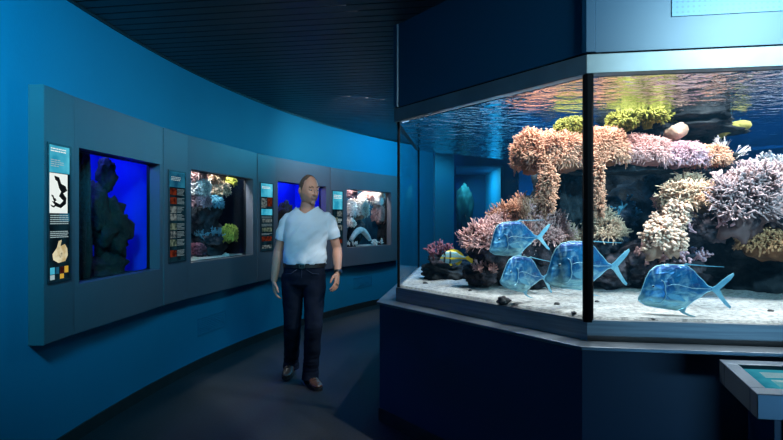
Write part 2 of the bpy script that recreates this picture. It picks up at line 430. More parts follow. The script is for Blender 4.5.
for p0, p1, g0, g1, y0, y1, key, mback, lab in wspec:
    P = Panel(p0, p1); r = P.root('window_aquarium'); WINS[key] = P
    x0, x1 = P.lx(g0), P.lx(g1); z1 = P.z(g0, y0); z0 = P.z(g0, y1); P.x0, P.x1, P.z0, P.z1 = x0, x1, z0, z1
    m_ = MB(); slab(m_, P.w, x0, x1, z0 - ZB, z1 - ZB); m_.build('front_panel', M_panel, r)
    bz = .035
    m_ = MB(); m_.bx(x0 - .02, x1 + .02, .086, .11, z0 - ZB - .03, z0 - ZB + .004); m_.bx(x0 - .02, x1 + .02, .086, .11, z1 - ZB - .006, z1 - ZB + .03); m_.bx(x0 - .03, x0 + .004, .086, .11, z0 - ZB, z1 - ZB); m_.bx(x1 - .004, x1 + .03, .086, .11, z0 - ZB, z1 - ZB)
    m_.build('window_frame', M_bezel, r)
    MB().bx(x0 - .004, x1 + .004, .112, .120, z0 - ZB - .004, z1 - ZB + .004).build('glass', M_wglass, r)
    D = .62; e = .04; a0, a1, b0, b1 = x0 - e, x1 + .16, z0 - ZB - .03, z1 - ZB + .22
    MB().bx(a0, a1, D, D + .02, b0, b1).build('back_wall', mback, r)
    MB().bx(a0 - .02, a0, .121, D, b0, b1).build('side_wall', M_tankside, r); MB().bx(a1, a1 + .02, .121, D, b0, b1).build('side_wall', mback, r)
    MB().bx(a0 - .02, a1 + .02, .121, D + .02, b1, b1 + .02).build('lid', M_tankside, r)
    MB().bx(a0 - .02, a1 + .02, .121, D + .02, b0 - .02, b0).build('tank_floor', M_tankside, r)
    MB().bx(a0 - .02, a1 + .02, .114, .121, z1 - ZB + .03, b1).build('fascia', M_tankside, r)
    P.floor = b0 + ZB; P.top = b1 + ZB
    tag(r, lab, 'aquarium', 'grey panels with tank windows along the curved wall')
# ================================================================== MAIN TANK (octagonal)
S8 = 1.5; P2 = Vector((.931, 2.48)); ud = Vector((.9892, -.1466)).normalized()
def rot2(v, d): a = math.radians(d); return Vector((v.x * math.cos(a) - v.y * math.sin(a), v.x * math.sin(a) + v.y * math.cos(a)))
OCT = [P2.copy()]; d_ = ud.copy()
for i in range(7):
    OCT.append(OCT[-1] + d_ * S8); d_ = rot2(d_, 45)
# OCT[0]=near corner (black post) .. going right and round; OCT[7]=left corner of the left pane
OC = sum(OCT, Vector((0, 0))) / 8; AP = S8 / 2 / math.tan(math.pi / 8)
def octo(off): return [OC + (p - OC) * ((AP + off) / AP) for p in OCT]
def inset_pt(p, k): return OC + (p - OC) * k
ZG0, ZG1, ZSURF, ZSAND = .925, 2.10, 2.082, .935
tank = empty('aquarium_tank', (OC.x, OC.y, 0)); TO = (OC.x, OC.y, 0)
tag(tank, 'large eight-sided walk-around aquarium on a navy base with steel trim and navy hood', 'aquarium')
def part(mb, name, m, **k): return mb.build(name, m, tank, origin=TO, **k)
part(MB().prism(octo(.115), .09, .812), 'base_cabinet', M_navy)
part(MB().prism(octo(.122), 0, .09), 'plinth', M_base)
part(MB().ring(octo(.135), octo(-.03), .812, .829, zo=(.811, .829)), 'ledge', M_steel2, bevel=.003)
part(MB().ring(octo(.006), octo(-.03), .829, ZG0), 'lower_frame', M_steel)
part(MB().prism(octo(-.03), .83, .90), 'tank_floor', M_black)
part(MB().ring(octo(.018), octo(-.035), 2.092, 2.182), 'upper_frame', M_frame, bevel=.002)
part(MB().ring(octo(.002), octo(-.02), 2.182, 2.192), 'shadow_gap', M_black)
part(MB().ring(octo(.010), octo(-.012), 2.192, CEIL), 'hood', M_hood)
part(MB().ring(octo(-.013), octo(-.03), 2.185, CEIL), 'hood_lining', M_black)
for i in (0, 6, 7):                                         # cover strips on the hood corners
    m_ = MB(); p = OCT[i]; o12 = octo(.012)[i]
    e1 = (OCT[(i + 1) % 8] - p).normalized(); e0 = (OCT[i - 1] - p).normalized()
    a, b = o12 + e0 * .022, o12 + e1 * .04; o20 = octo(.022)[i]
    c, d = o20 + e0 * .022, o20 + e1 * .04
    m_.prism([a, o12, b, d, o20, c], 2.192, CEIL); part(m_, 'corner_strip', M_hood)
# perforated plate on the front of the hood
M_perf = mat('perforated_plate', (.03, .17, .27), rough=.45, spec=.4)
nt = M_perf.node_tree; tc = nt.nodes.new('ShaderNodeTexCoord'); mp_ = nt.nodes.new('ShaderNodeMapping'); mp_.inputs['Rotation'].default_value = (0, 0, .147)
v_ = nt.nodes.new('ShaderNodeTexVoronoi'); v_.inputs['Scale'].default_value = 42; v_.inputs['Randomness'].default_value = 0
rr = nt.nodes.new('ShaderNodeValToRGB'); rr.color_ramp.elements[0].position = .30; rr.color_ramp.elements[0].color = (.007, .072, .14, 1); rr.color_ramp.elements[1].position = .42; rr.color_ramp.elements[1].color = (.022, .13, .21, 1)
nt.links.new(tc.outputs['Object'], mp_.inputs[0]); nt.links.new(mp_.outputs[0], v_.inputs['Vector']); nt.links.new(v_.outputs['Distance'], rr.inputs[0]); nt.links.new(rr.outputs[0], nt.nodes['Principled BSDF'].inputs['Base Color'])
UDv = Vector((ud.x, ud.y, 0)); ND = Vector((ud.y, -ud.x, 0)); RF = Matrix(((UDv.x, -ND.x, 0), (UDv.y, -ND.y, 0), (0, 0, 1)))
c = P2 + ud * .91; part(MB().box((c.x + ND.x * .013, c.y + ND.y * .013, 2.55), (1.08, .006, .42), RF), 'perforated_plate', M_perf)
# panes and corner posts; the three faces behind the reef are solid
M_tankback = mat('tank_back_panel', (.004, .050, .115), (.006, .065, .14), 1.2, rough=.7)
gi = octo(-.002); gj = octo(-.016)
for i in range(8):
    j = (i + 1) % 8
    if i in (2, 3, 4):
        part(MB().prism([gi[i], gi[j], gj[j], gj[i]], ZG0 - .02, ZG1 + .04), 'back_panel', M_tankback)
    else:
        part(MB().prism([gi[i], gi[j], gj[j], gj[i]], ZG0 - .005, ZG1 + .01), 'glass_pane', M_glass)
for i in range(8):
    w_ = .019 if i == 0 else .010
    p = octo(-.012)[i]; part(MB().prism([p + Vector((math.cos(a), math.sin(a))) * w_ * (1.3 if i == 0 else 1) for a in [math.radians(22 + 45 * k) for k in range(8)]], ZG0 - .01, ZG1 + .03), 'corner_post', M_black)

# ---- water: clear volume with a rippled mirror-like underside
M_water = bpy.data.materials.new('water'); M_water.use_nodes = True
nt = M_water.node_tree; nt.nodes.clear(); N = nt.nodes; L = nt.links
out = N.new('ShaderNodeOutputMaterial'); tr = N.new('ShaderNodeBsdfTransparent'); L.new(tr.outputs[0], out.inputs['Surface'])
va = N.new('ShaderNodeVolumeAbsorption'); va.inputs['Color'].default_value = (.20, .66, .88, 1); va.inputs['Density'].default_value = .15
vsc = N.new('ShaderNodeVolumeScatter'); vsc.inputs['Color'].default_value = (.10, .55, 1, 1); vsc.inputs['Density'].default_value = .010; vad = N.new('ShaderNodeAddShader')
L.new(va.outputs[0], vad.inputs[0]); L.new(vsc.outputs[0], vad.inputs[1]); L.new(vad.outputs[0], out.inputs['Volume'])
M_surf = bpy.data.materials.new('water_surface'); M_surf.use_nodes = True
nt = M_surf.node_tree; nt.nodes.clear(); N = nt.nodes; L = nt.links
out = N.new('ShaderNodeOutputMaterial'); mx = N.new('ShaderNodeMixShader'); tr = N.new('ShaderNodeBsdfTransparent'); gl = N.new('ShaderNodeBsdfGlossy')
gl.inputs['Roughness'].default_value = .02; gl.inputs['Color'].default_value = (.95, .98, 1, 1)
tc = N.new('ShaderNodeTexCoord'); mp_ = N.new('ShaderNodeMapping'); mp_.inputs['Scale'].default_value = (1, 1.5, 1)
n1 = N.new('ShaderNodeTexNoise'); n1.inputs['Scale'].default_value = 9; n1.inputs['Detail'].default_value = 3; n1.inputs['Distortion'].default_value = .6
bp = N.new('ShaderNodeBump'); bp.inputs['Strength'].default_value = 1.0; bp.inputs['Distance'].default_value = .028
L.new(tc.outputs['Object'], mp_.inputs[0]); L.new(mp_.outputs[0], n1.inputs['Vector']); L.new(n1.outputs['Fac'], bp.inputs['Height']); L.new(bp.outputs[0], gl.inputs['Normal'])
lw = N.new('ShaderNodeLayerWeight'); lw.inputs['Blend'].default_value = .5
mr = N.new('ShaderNodeMapRange'); mr.inputs['From Min'].default_value = .28; mr.inputs['From Max'].default_value = .42
L.new(lw.outputs['Facing'], mr.inputs['Value']); L.new(mr.outputs[0], mx.inputs[0])
# caustic nets put into the surface tint; paler and duller cells filter lamp light
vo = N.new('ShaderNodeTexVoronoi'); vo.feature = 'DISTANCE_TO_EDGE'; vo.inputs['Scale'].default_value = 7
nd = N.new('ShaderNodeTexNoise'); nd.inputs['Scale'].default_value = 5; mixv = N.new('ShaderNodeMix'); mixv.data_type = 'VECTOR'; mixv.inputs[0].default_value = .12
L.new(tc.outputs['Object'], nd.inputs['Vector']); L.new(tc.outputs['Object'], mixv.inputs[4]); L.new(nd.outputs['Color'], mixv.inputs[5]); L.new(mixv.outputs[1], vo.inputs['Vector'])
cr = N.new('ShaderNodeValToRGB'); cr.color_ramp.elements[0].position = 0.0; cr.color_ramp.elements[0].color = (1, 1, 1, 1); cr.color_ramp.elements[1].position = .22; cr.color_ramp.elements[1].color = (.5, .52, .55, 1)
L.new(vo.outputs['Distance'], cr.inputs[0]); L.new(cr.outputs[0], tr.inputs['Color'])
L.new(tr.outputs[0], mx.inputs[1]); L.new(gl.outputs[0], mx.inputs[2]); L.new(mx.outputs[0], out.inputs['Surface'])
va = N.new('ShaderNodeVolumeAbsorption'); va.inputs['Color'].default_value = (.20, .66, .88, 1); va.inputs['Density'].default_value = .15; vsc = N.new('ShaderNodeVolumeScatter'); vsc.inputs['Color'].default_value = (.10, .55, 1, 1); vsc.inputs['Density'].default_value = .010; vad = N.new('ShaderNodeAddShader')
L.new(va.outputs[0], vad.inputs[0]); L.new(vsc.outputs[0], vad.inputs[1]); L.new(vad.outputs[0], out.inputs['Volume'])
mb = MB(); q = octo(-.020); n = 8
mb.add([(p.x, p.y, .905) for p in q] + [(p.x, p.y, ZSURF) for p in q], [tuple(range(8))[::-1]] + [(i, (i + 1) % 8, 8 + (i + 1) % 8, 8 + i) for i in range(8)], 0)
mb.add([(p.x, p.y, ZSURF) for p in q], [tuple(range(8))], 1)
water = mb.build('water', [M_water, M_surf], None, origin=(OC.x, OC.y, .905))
bm = bmesh.new(); bm.from_mesh(water.data); bmesh.ops.remove_doubles(bm, verts=bm.verts, dist=1e-5); bm.to_mesh(water.data); bm.free()
tag(water, 'clear blue water with a rippled surface filling the big aquarium', 'water', kind='stuff')

# ---- sand bed
M_sand = mat('white_sand', (.22, .23, .225), (.44, .45, .44), 42, rough=.95, bump=.6, bscale=150, spec=.1, lo=.3, hi=.6)
q = octo(-.021); mb = MB(); V = []; Fc = []; NR, NS = 70, 240
def octr(t):
    t = t % 8; i = int(t); return q[i].lerp(q[(i + 1) % 8], t - i)
def sandz(x, y):
    e = min(1, max(0, (AP - .02 - max((Vector((x, y)) - OC).dot((OCT[i].lerp(OCT[(i + 1) % 8], .5) - OC).normalized()) for i in range(8))) / .10))
    k = noise.fractal(Vector((x * 2.2, y * 2.2, 1)), .9, 2, 3) * .018 + noise.noise(Vector((x * 24, y * 24, 4))) * .005 + noise.noise(Vector((x * 60, y * 60, 9))) * .003
    return ZSAND + .004 + e * (.006 + k) + (1 - e) * noise.noise(Vector((x * 30, y * 30, 2))) * .003
V.append((OC.x, OC.y, sandz(*OC)))
for r_ in range(1, NR + 1):
    for s_ in range(NS):
        p = OC.lerp(octr(8 * s_ / NS), (r_ / NR) ** .7); V.append((p.x, p.y, sandz(p.x, p.y)))
for s_ in range(NS): Fc.append((0, 1 + s_, 1 + (s_ + 1) % NS))
for r_ in range(NR - 1):
    for s_ in range(NS):
        a = 1 + r_ * NS; t = (s_ + 1) % NS; Fc.append((a + s_, a + NS + s_, a + NS + t, a + t))
b0 = 1 + (NR - 1) * NS; k0 = len(V); V += [(V[b0 + s_][0], V[b0 + s_][1], .902) for s_ in range(NS)]
for s_ in range(NS): t = (s_ + 1) % NS; Fc.append((b0 + s_, k0 + s_, k0 + t, b0 + t))
Fc.append(tuple(range(k0, k0 + NS)))
mb.add(V, Fc); sand = mb.build('sand_bed', M_sand, None, smooth=True, origin=(OC.x, OC.y, .902))
tag(sand, 'pale sand and gravel spread over the floor of the big aquarium', 'sand', kind='stuff')

# ---- beyond the tank: blue column and a lit alcove in the wall behind
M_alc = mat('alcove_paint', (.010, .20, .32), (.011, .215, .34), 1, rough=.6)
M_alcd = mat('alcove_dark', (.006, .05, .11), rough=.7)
mb = MB(); mb.bx((435 - CX) / F * 7.2, (454 - CX) / F * 7.2, 7.2, 7.5, 0, CEIL + .02)
tag(mb.build('trim_3', M_alc), kind='structure')
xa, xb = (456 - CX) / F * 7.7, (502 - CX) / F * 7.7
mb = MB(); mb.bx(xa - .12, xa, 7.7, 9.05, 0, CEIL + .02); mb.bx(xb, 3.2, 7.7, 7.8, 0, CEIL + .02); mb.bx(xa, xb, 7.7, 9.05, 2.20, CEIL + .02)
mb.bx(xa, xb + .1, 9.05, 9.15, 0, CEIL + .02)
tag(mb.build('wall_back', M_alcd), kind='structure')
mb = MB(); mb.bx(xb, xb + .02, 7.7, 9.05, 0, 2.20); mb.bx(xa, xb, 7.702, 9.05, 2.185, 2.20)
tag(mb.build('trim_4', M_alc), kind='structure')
# ================================================================== FISH
M_fish = bpy.data.materials.new('lookdown_skin'); M_fish.use_nodes = True
def fishmat(m, back, flank, belly, metal=.55, rough=.28, em=None):
    nt = m.node_tree; N = nt.nodes; L = nt.links; b = N['Principled BSDF']
    tc = N.new('ShaderNodeTexCoord'); sp = N.new('ShaderNodeSeparateXYZ'); L.new(tc.outputs['Object'], sp.inputs[0])
    nz = N.new('ShaderNodeTexNoise'); nz.inputs['Scale'].default_value = 3.5; nz.inputs['Detail'].default_value = 4; nz.inputs['Distortion'].default_value = .8
    mp = N.new('ShaderNodeMapping'); mp.inputs['Scale'].default_value = (1.2, .3, 2.4); L.new(tc.outputs['Object'], mp.inputs[0]); L.new(mp.outputs[0], nz.inputs['Vector'])
    ad = N.new('ShaderNodeMath'); ad.operation = 'MULTIPLY_ADD'; ad.inputs[1].default_value = 1.1
    L.new(nz.outputs['Fac'], ad.inputs[0]); sc_ = N.new('ShaderNodeMath'); sc_.operation = 'MULTIPLY_ADD'; sc_.inputs[1].default_value = 1.25; sc_.inputs[2].default_value = -.06
    L.new(sp.outputs['Z'], sc_.inputs[0]); L.new(sc_.outputs[0], ad.inputs[2])
    r = N.new('ShaderNodeValToRGB'); e = r.color_ramp.elements
    e[0].position = .12; e[0].color = (*belly, 1); e[1].position = .86; e[1].color = (*back, 1); k = e.new(.5); k.color = (*flank, 1)
    L.new(ad.outputs[0], r.inputs[0])
    # silvery blotches and streaks on the flank
    m2 = N.new('ShaderNodeMapping'); m2.inputs['Scale'].default_value = (1.6, .4, 1.0); m2.inputs['Rotation'].default_value = (0, .5, 0); L.new(tc.outputs['Object'], m2.inputs[0])
    n2 = N.new('ShaderNodeTexNoise'); n2.inputs['Scale'].default_value = 4.2; n2.inputs['Detail'].default_value = 5; n2.inputs['Distortion'].default_value = 1.6; L.new(m2.outputs[0], n2.inputs['Vector'])
    r2 = N.new('ShaderNodeValToRGB'); r2.color_ramp.elements[0].position = .52; r2.color_ramp.elements[0].color = (0, 0, 0, 1); r2.color_ramp.elements[1].position = .74; r2.color_ramp.elements[1].color = (.36, .36, .36, 1)
    L.new(n2.outputs['Fac'], r2.inputs[0]); m3 = N.new('ShaderNodeMix'); m3.data_type = 'RGBA'; L.new(r2.outputs[0], m3.inputs[0]); L.new(r.outputs[0], m3.inputs[6]); m3.inputs[7].default_value = (.42, .76, .82, 1)
    L.new(m3.outputs[2], b.inputs['Base Color'])
    b.inputs['Metallic'].default_value = metal; b.inputs['Roughness'].default_value = rough
    bp = N.new('ShaderNodeBump'); bp.inputs['Strength'].default_value = .5; bp.inputs['Distance'].default_value = .02
    L.new(nz.outputs['Fac'], bp.inputs['Height']); L.new(bp.outputs[0], b.inputs['Normal'])
fishmat(M_fish, (.001, .042, .17), (.008, .16, .36), (.28, .60, .66), .35, .32)
M_fin = mat('lookdown_fin', (.08, .32, .48), (.20, .48, .60), 5, rough=.4, metal=.2)
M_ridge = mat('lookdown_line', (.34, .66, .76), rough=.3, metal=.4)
M_eye = mat('fish_eye', (.01, .015, .03), rough=.12)
M_iris = mat('fish_iris', (.30, .55, .68), rough=.25, metal=.5)

def interp(pts, x):
    for i in range(len(pts) - 1):
        if pts[i][0] <= x <= pts[i + 1][0]:
            t = (x - pts[i][0]) / (pts[i + 1][0] - pts[i][0] + 1e-9); t = t * t * (3 - 2 * t) * .35 + t * .65
            return pts[i][1] + (pts[i + 1][1] - pts[i][1]) * t
    return pts[0][1] if x < pts[0][0] else pts[-1][1]
def fish_body(top, bot, thick, n=44, m=20):
    """side profile in unit length, snout at x=0, y is the thickness; returns verts/faces"""
    V = []; Fc = []
    for i in range(n + 1):
        x = (i / n); x = x * x * (3 - 2 * x) * .4 + x * .6
        zt, zb, th = interp(top, x), interp(bot, x), interp(thick, x); c, h = (zt + zb) / 2, (zt - zb) / 2
        for j in range(m):
            a = 2 * math.pi * j / m; s_, c_ = math.sin(a), math.cos(a)
            V.append((x, math.copysign(abs(s_) ** 1.25, s_) * th, c + h * math.copysign(abs(c_) ** .8, c_)))
    for i in range(n):
        for j in range(m): Fc.append((i * m + j, (i + 1) * m + j, (i + 1) * m + (j + 1) % m, i * m + (j + 1) % m))
    Fc.append(tuple(range(m))); Fc.append(tuple(n * m + j for j in range(m))[::-1])
    return V, Fc
def fin(pts, th=.004, y=0.0, bend=0.0):
    """flat outline in x-z given thickness"""
    k = len(pts); V = []
    for s_ in (-1, 1):
        for p in pts: V.append((p[0], y + s_ * th / 2 + bend * (p[0]) ** 2, p[1]))
    return V, [tuple(range(k))[::-1], tuple(range(k, 2 * k))] + [(i, (i + 1) % k, k + (i + 1) % k, k + i) for i in range(k)]

# look-down: unit = snout to tail root
LT = [(0, -.140), (.03, -.09), (.065, .02), (.105, .14), (.16, .235), (.24, .295), (.37, .318), (.65, .312), (.72, .262), (.85, .135), (.95, .035), (1, .018)]
LB = [(0, -.155), (.03, -.190), (.11, -.235), (.30, -.265), (.46, -.285), (.53, -.295), (.62, -.262), (.80, -.135), (.94, -.035), (1, -.018)]
LW = [(0, .012), (.08, .04), (.22, .062), (.42, .066), (.65, .05), (.85, .022), (1, .010)]
def make_lookdown():
    r = empty('lookdown_fish', (0, 0, 0)); V, Fc = fish_body(LT, LB, LW)
    body = MB().add(V, Fc).build('body', M_fish, r, smooth=True)
    V, Fc = fin([(.985, .012), (1.05, .045), (1.13, .115), (1.22, .185), (1.285, .222), (1.295, .195), (1.25, .130), (1.17, .055), (1.105, -.005), (1.14, -.08), (1.20, -.165), (1.26, -.235), (1.245, -.262), (1.19, -.225), (1.11, -.135), (1.04, -.055), (.985, -.02)], .012)
    MB().add(V, Fc).build('tail_fin', M_fin, r)
    V, Fc = fin([(.60, .300), (.655, .325), (.70, .318), (.95, .304), (1.16, .298), (1.16, .304), (.95, .314), (.70, .333), (.655, .342), (.62, .330)], .006)
    MB().add(V, Fc).build('dorsal_fin', M_fin, r)
    V, Fc = fin([(.50, -.275), (.56, -.30), (.60, -.335), (.70, -.375), (.84, -.385), (.70, -.352), (.635, -.315), (.66, -.25), (.80, -.130), (.94, -.045), (.94, -.028), (.80, -.110), (.62, -.235)], .008)
    MB().add(V, Fc).build('anal_fin', M_fin, r)
    for nm, prof, up in (('back_edge', LT, .004), ('belly_edge', LB, -.004)):  # pale outline tubes for the fin bases, with rim highlights put into their colour
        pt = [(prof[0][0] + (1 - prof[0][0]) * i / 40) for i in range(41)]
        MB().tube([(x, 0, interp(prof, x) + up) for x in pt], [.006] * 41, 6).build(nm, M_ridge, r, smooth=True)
    for s_ in (-1, 1):
        # pectoral fin, gill plate edge, lateral line and eye on each flank
        V, Fc = fin([(.355, -.085), (.42, -.06), (.52, -.085), (.60, -.15), (.585, -.165), (.50, -.15), (.40, -.13)], .005)
        MB().add([(p[0], s_ * (.070 + max(0, p[0] - .36) * .06) + p[1], p[2]) for p in V], Fc).build('pectoral_fin', M_fin, r)
        g = [(.275, .120), (.315, .095), (.335, .04), (.335, -.02), (.345, -.07), (.33, -.14), (.28, -.19), (.20, -.205)]
        MB().tube([(x, s_ * .066 * (1 if x > .25 else .95), z) for x, z in g], [.003, .005, .007, .007, .007, .006, .004, .002], 6).build('gill_edge', M_ridge, r, smooth=True)
        l = [(.34, .035), (.42, .058), (.52, .055), (.60, .035), (.72, .008), (.98, .002)]
        MB().tube([(x, s_ * (interp(LW, x) + .002) * .96, z) for x, z in l], [.003, .004, .004, .004, .003, .002], 6).build('lateral_line', M_ridge, r, smooth=True)
        e = MB().ell((.178, s_ * .047, .030), (.026, .014, .026), 2).build('eye', M_iris, r, smooth=True)
        MB().ell((.178, s_ * .055, .030), (.014, .010, .014), 2).build('pupil', M_eye, e, smooth=True)
    MB().tube([(.0, 0, -.15), (.02, -.012, -.157), (.05, -.022, -.165)], [.006, .005, .002], 6).build('mouth', M_ridge, r, smooth=True)
    return r
look = make_lookdown()
# (snout px, snout py, tail-root px, tail-root py, depth, yaw deg, label)
LOOK = [(489.5, 250, 537, 237, 2.92, 20, 'highest blue look-down fish, tilted up, in front of the pink coral mound'),
        (500, 281, 543, 277.5, 2.78, 30, 'smallest blue look-down fish, low over the sand below the tilted one'),
        (545, 279, 611, 266, 2.64, 18, 'blue look-down fish passing behind the black corner post'),
        (638, 298.5, 712, 289, 2.56, 0, 'blue look-down fish alone on the right, lowest over its shadow')]
for i, (sx, sy, tx, ty, d, yaw, lab) in enumerate(LOOK):
    o = look if i == 0 else copy_tree(look)
    a = W(sx, sy, d); y_ = math.radians(yaw)
    # length so that the turned fish spans the same image width
    kb = (tx - CX) / F; ln = (kb * a.y - a.x) / (math.cos(y_) - kb * math.sin(y_)); b = a + Vector((ln * math.cos(y_), ln * math.sin(y_), 0)); b.z = EYE + (CY - ty) / F * b.y
    dv = b - a; k = dv.length; pitch = math.atan2(dv.z, math.hypot(dv.x, dv.y))
    # profile's own snout-to-tail line drops .14 over 1
    o.location = a + Vector((0, 0, .0)); o.rotation_euler = (0, -(pitch - math.atan(.145)), y_); o.scale = (k / 1.01,) * 3
    off = Matrix.Rotation(y_, 3, 'Z') @ Matrix.Rotation(-(pitch - math.atan(.145)), 3, 'Y') @ Vector((0, 0, -.145)); o.location = a - off * (k / 1.01)
    tag(o, lab, 'fish', 'look-down fish in the big aquarium')

# yellow-striped fish
M_yf = bpy.data.materials.new('yellow_fish_skin'); M_yf.use_nodes = True
nt = M_yf.node_tree; N = nt.nodes; L = nt.links; b = N['Principled BSDF']; b.inputs['Roughness'].default_value = .35; b.inputs['Metallic'].default_value = .25
tc = N.new('ShaderNodeTexCoord'); sp = N.new('ShaderNodeSeparateXYZ'); L.new(tc.outputs['Object'], sp.inputs[0])
r1 = N.new('ShaderNodeValToRGB'); r1.color_ramp.interpolation = 'LINEAR'; L.new(sp.outputs['X'], r1.inputs[0])
e = r1.color_ramp.elements; e[0].position = 0; e[0].color = (0, 0, 0, 1); e[1].position = 1; e[1].color = (0, 0, 0, 1)
for p, v in ((.11, 0), (.14, 1), (.185, 1), (.21, 0), (.33, 0), (.355, .9), (.40, .9), (.425, 0)): k = e.new(p); k.color = (v, v, v, 1)
r2 = N.new('ShaderNodeMapRange'); r2.inputs['From Min'].default_value = -.28; r2.inputs['From Max'].default_value = .34; L.new(sp.outputs['Z'], r2.inputs['Value'])
r3 = N.new('ShaderNodeValToRGB'); L.new(r2.outputs[0], r3.inputs[0]); e = r3.color_ramp.elements
YL, SV = (.75, .62, .03, 1), (.25, .52, .60, 1)
e[0].position = 0; e[0].color = SV; e[1].position = 1; e[1].color = YL
for p, c in ((.38, SV), (.41, YL), (.47, YL), (.50, SV), (.62, SV), (.65, (.45, .6, .25, 1)), (.69, SV), (.80, SV), (.85, YL)): k = e.new(p); k.color = c
mx = N.new('ShaderNodeMix'); mx.data_type = 'RGBA'; L.new(r1.outputs[0], mx.inputs[0]); L.new(r3.outputs[0], mx.inputs[6]); mx.inputs[7].default_value = (.008, .012, .014, 1); L.new(mx.outputs[2], b.inputs['Base Color'])
M_yfin = mat('yellow_fin', (.85, .68, .02), (.75, .62, .05), 6, rough=.45)
YT = [(0, -.04), (.05, .04), (.13, .15), (.26, .255), (.42, .29), (.58, .25), (.78, .13), (.92, .065), (1, .06)]
YB = [(0, -.06), (.06, -.11), (.18, -.19), (.38, -.225), (.6, -.20), (.78, -.11), (.92, -.055), (1, -.05)]
YW = [(0, .015), (.12, .06), (.35, .085), (.65, .055), (1, .012)]
yf = empty('striped_fish', (0, 0, 0)); V, Fc = fish_body(YT, YB, YW); MB().add(V, Fc).build('body', M_yf, yf, smooth=True)
V, Fc = fin([(.98, .05), (1.10, .10), (1.24, .20), (1.36, .245), (1.32, .15), (1.235, .02), (1.30, -.10), (1.31, -.215), (1.20, -.17), (1.08, -.08), (.98, -.04)], .014); MB().add(V, Fc).build('tail_fin', M_yfin, yf)
V, Fc = fin([(.30, .26), (.40, .32), (.52, .33), (.66, .30), (.80, .22), (.90, .12), (.90, .07), (.78, .12), (.58, .24), (.42, .28)], .012); MB().add(V, Fc).build('dorsal_fin', M_yfin, yf)
V, Fc = fin([(.60, -.19), (.64, -.27), (.72, -.27), (.84, -.16), (.84, -.07), (.78, -.10)], .012); MB().add(V, Fc).build('anal_fin', M_yfin, yf)
V, Fc = fin([(.34, -.21), (.40, -.29), (.47, -.30), (.46, -.21)], .012); MB().add(V, Fc).build('pelvic_fin', M_yfin, yf)
for s_ in (-1, 1):
    V, Fc = fin([(.34, -.02), (.45, .02), (.55, -.02), (.53, -.06), (.42, -.06)], .008, s_ * .09); MB().add(V, Fc).build('pectoral_fin', M_yfin, yf)
    q_ = MB().ell((.15, s_ * .062, .045), (.03, .018, .03), 2).build('eye', M_iris, yf, smooth=True); MB().ell((.15, s_ * .074, .045), (.017, .010, .017), 2).build('pupil', M_eye, q_, smooth=True)
dY = 3.75; k = (466.5 - 440) / F * dY; yf.location = W(440, 257.5, dY); yf.scale = (k,) * 3; yf.rotation_euler = (0, math.radians(2), math.radians(6))
tag(yf, 'small yellow and silver fish with dark head bars near the left pane', 'fish')

# ================================================================== REEF
rng = np.random.default_rng(5)
M_rock = mat('reef_rock', (.010, .015, .020), (.045, .054, .060), 9, rough=.9, bump=.9, bscale=26, spec=.15, detail=7, lo=.38, hi=.72)
M_rock2 = mat('reef_rock_crusted', (.02, .025, .034), (.11, .085, .095), 14, rough=.9, bump=.9, bscale=30, spec=.15, detail=7, lo=.42, hi=.68)
M_moss = mat('green_algae', (.03, .05, .006), (.16, .17, .02), 10, rough=.9, tip=(.30, .29, .045))
def tipmat(name, c1, c2, tip, scale=14): return mat(name, tuple(v * .45 for v in c1), tuple(v * .5 for v in c2), scale, rough=.75, spec=.2, tip=tip)  # shade between polyps put into the darkened stem colour; paler tips are real
M_peach = tipmat('peach_polyps', (.34, .12, .05), (.48, .20, .10), (.70, .37, .24))
M_rose = tipmat('rose_polyps', (.32, .13, .13), (.46, .22, .22), (.70, .40, .37))
M_mauve = tipmat('mauve_polyps', (.26, .12, .16), (.38, .20, .25), (.62, .38, .42))
M_tan = tipmat('tan_coral', (.28, .14, .07), (.42, .24, .13), (.74, .50, .34))
M_cream = tipmat('cream_coral', (.36, .20, .13), (.50, .31, .21), (.78, .55, .42))
M_purple = tipmat('purple_coral', (.10, .055, .055), (.18, .11, .11), (.42, .29, .29))
M_pale = tipmat('pale_coral', (.45, .45, .48), (.60, .60, .62), (.86, .86, .88))
M_brown = tipmat('brown_coral', (.12, .05, .025), (.28, .12, .05), (.50, .27, .13))
M_pink = tipmat('pink_coral', (.26, .08, .08), (.42, .17, .16), (.78, .46, .42))
M_plum = tipmat('plum_coral', (.06, .015, .03), (.12, .03, .05), (.24, .09, .12))
M_sponge = mat('pale_sponge', (.62, .40, .28), (.74, .54, .42), 10, rough=.8, bump=.5, bscale=50)
M_ysponge = mat('yellow_sponge', (.42, .42, .08), (.58, .55, .14), 14, rough=.85, bump=.6, bscale=60)
M_blueweed = tipmat('blue_algae', (.02, .08, .14), (.04, .14, .22), (.12, .32, .42))

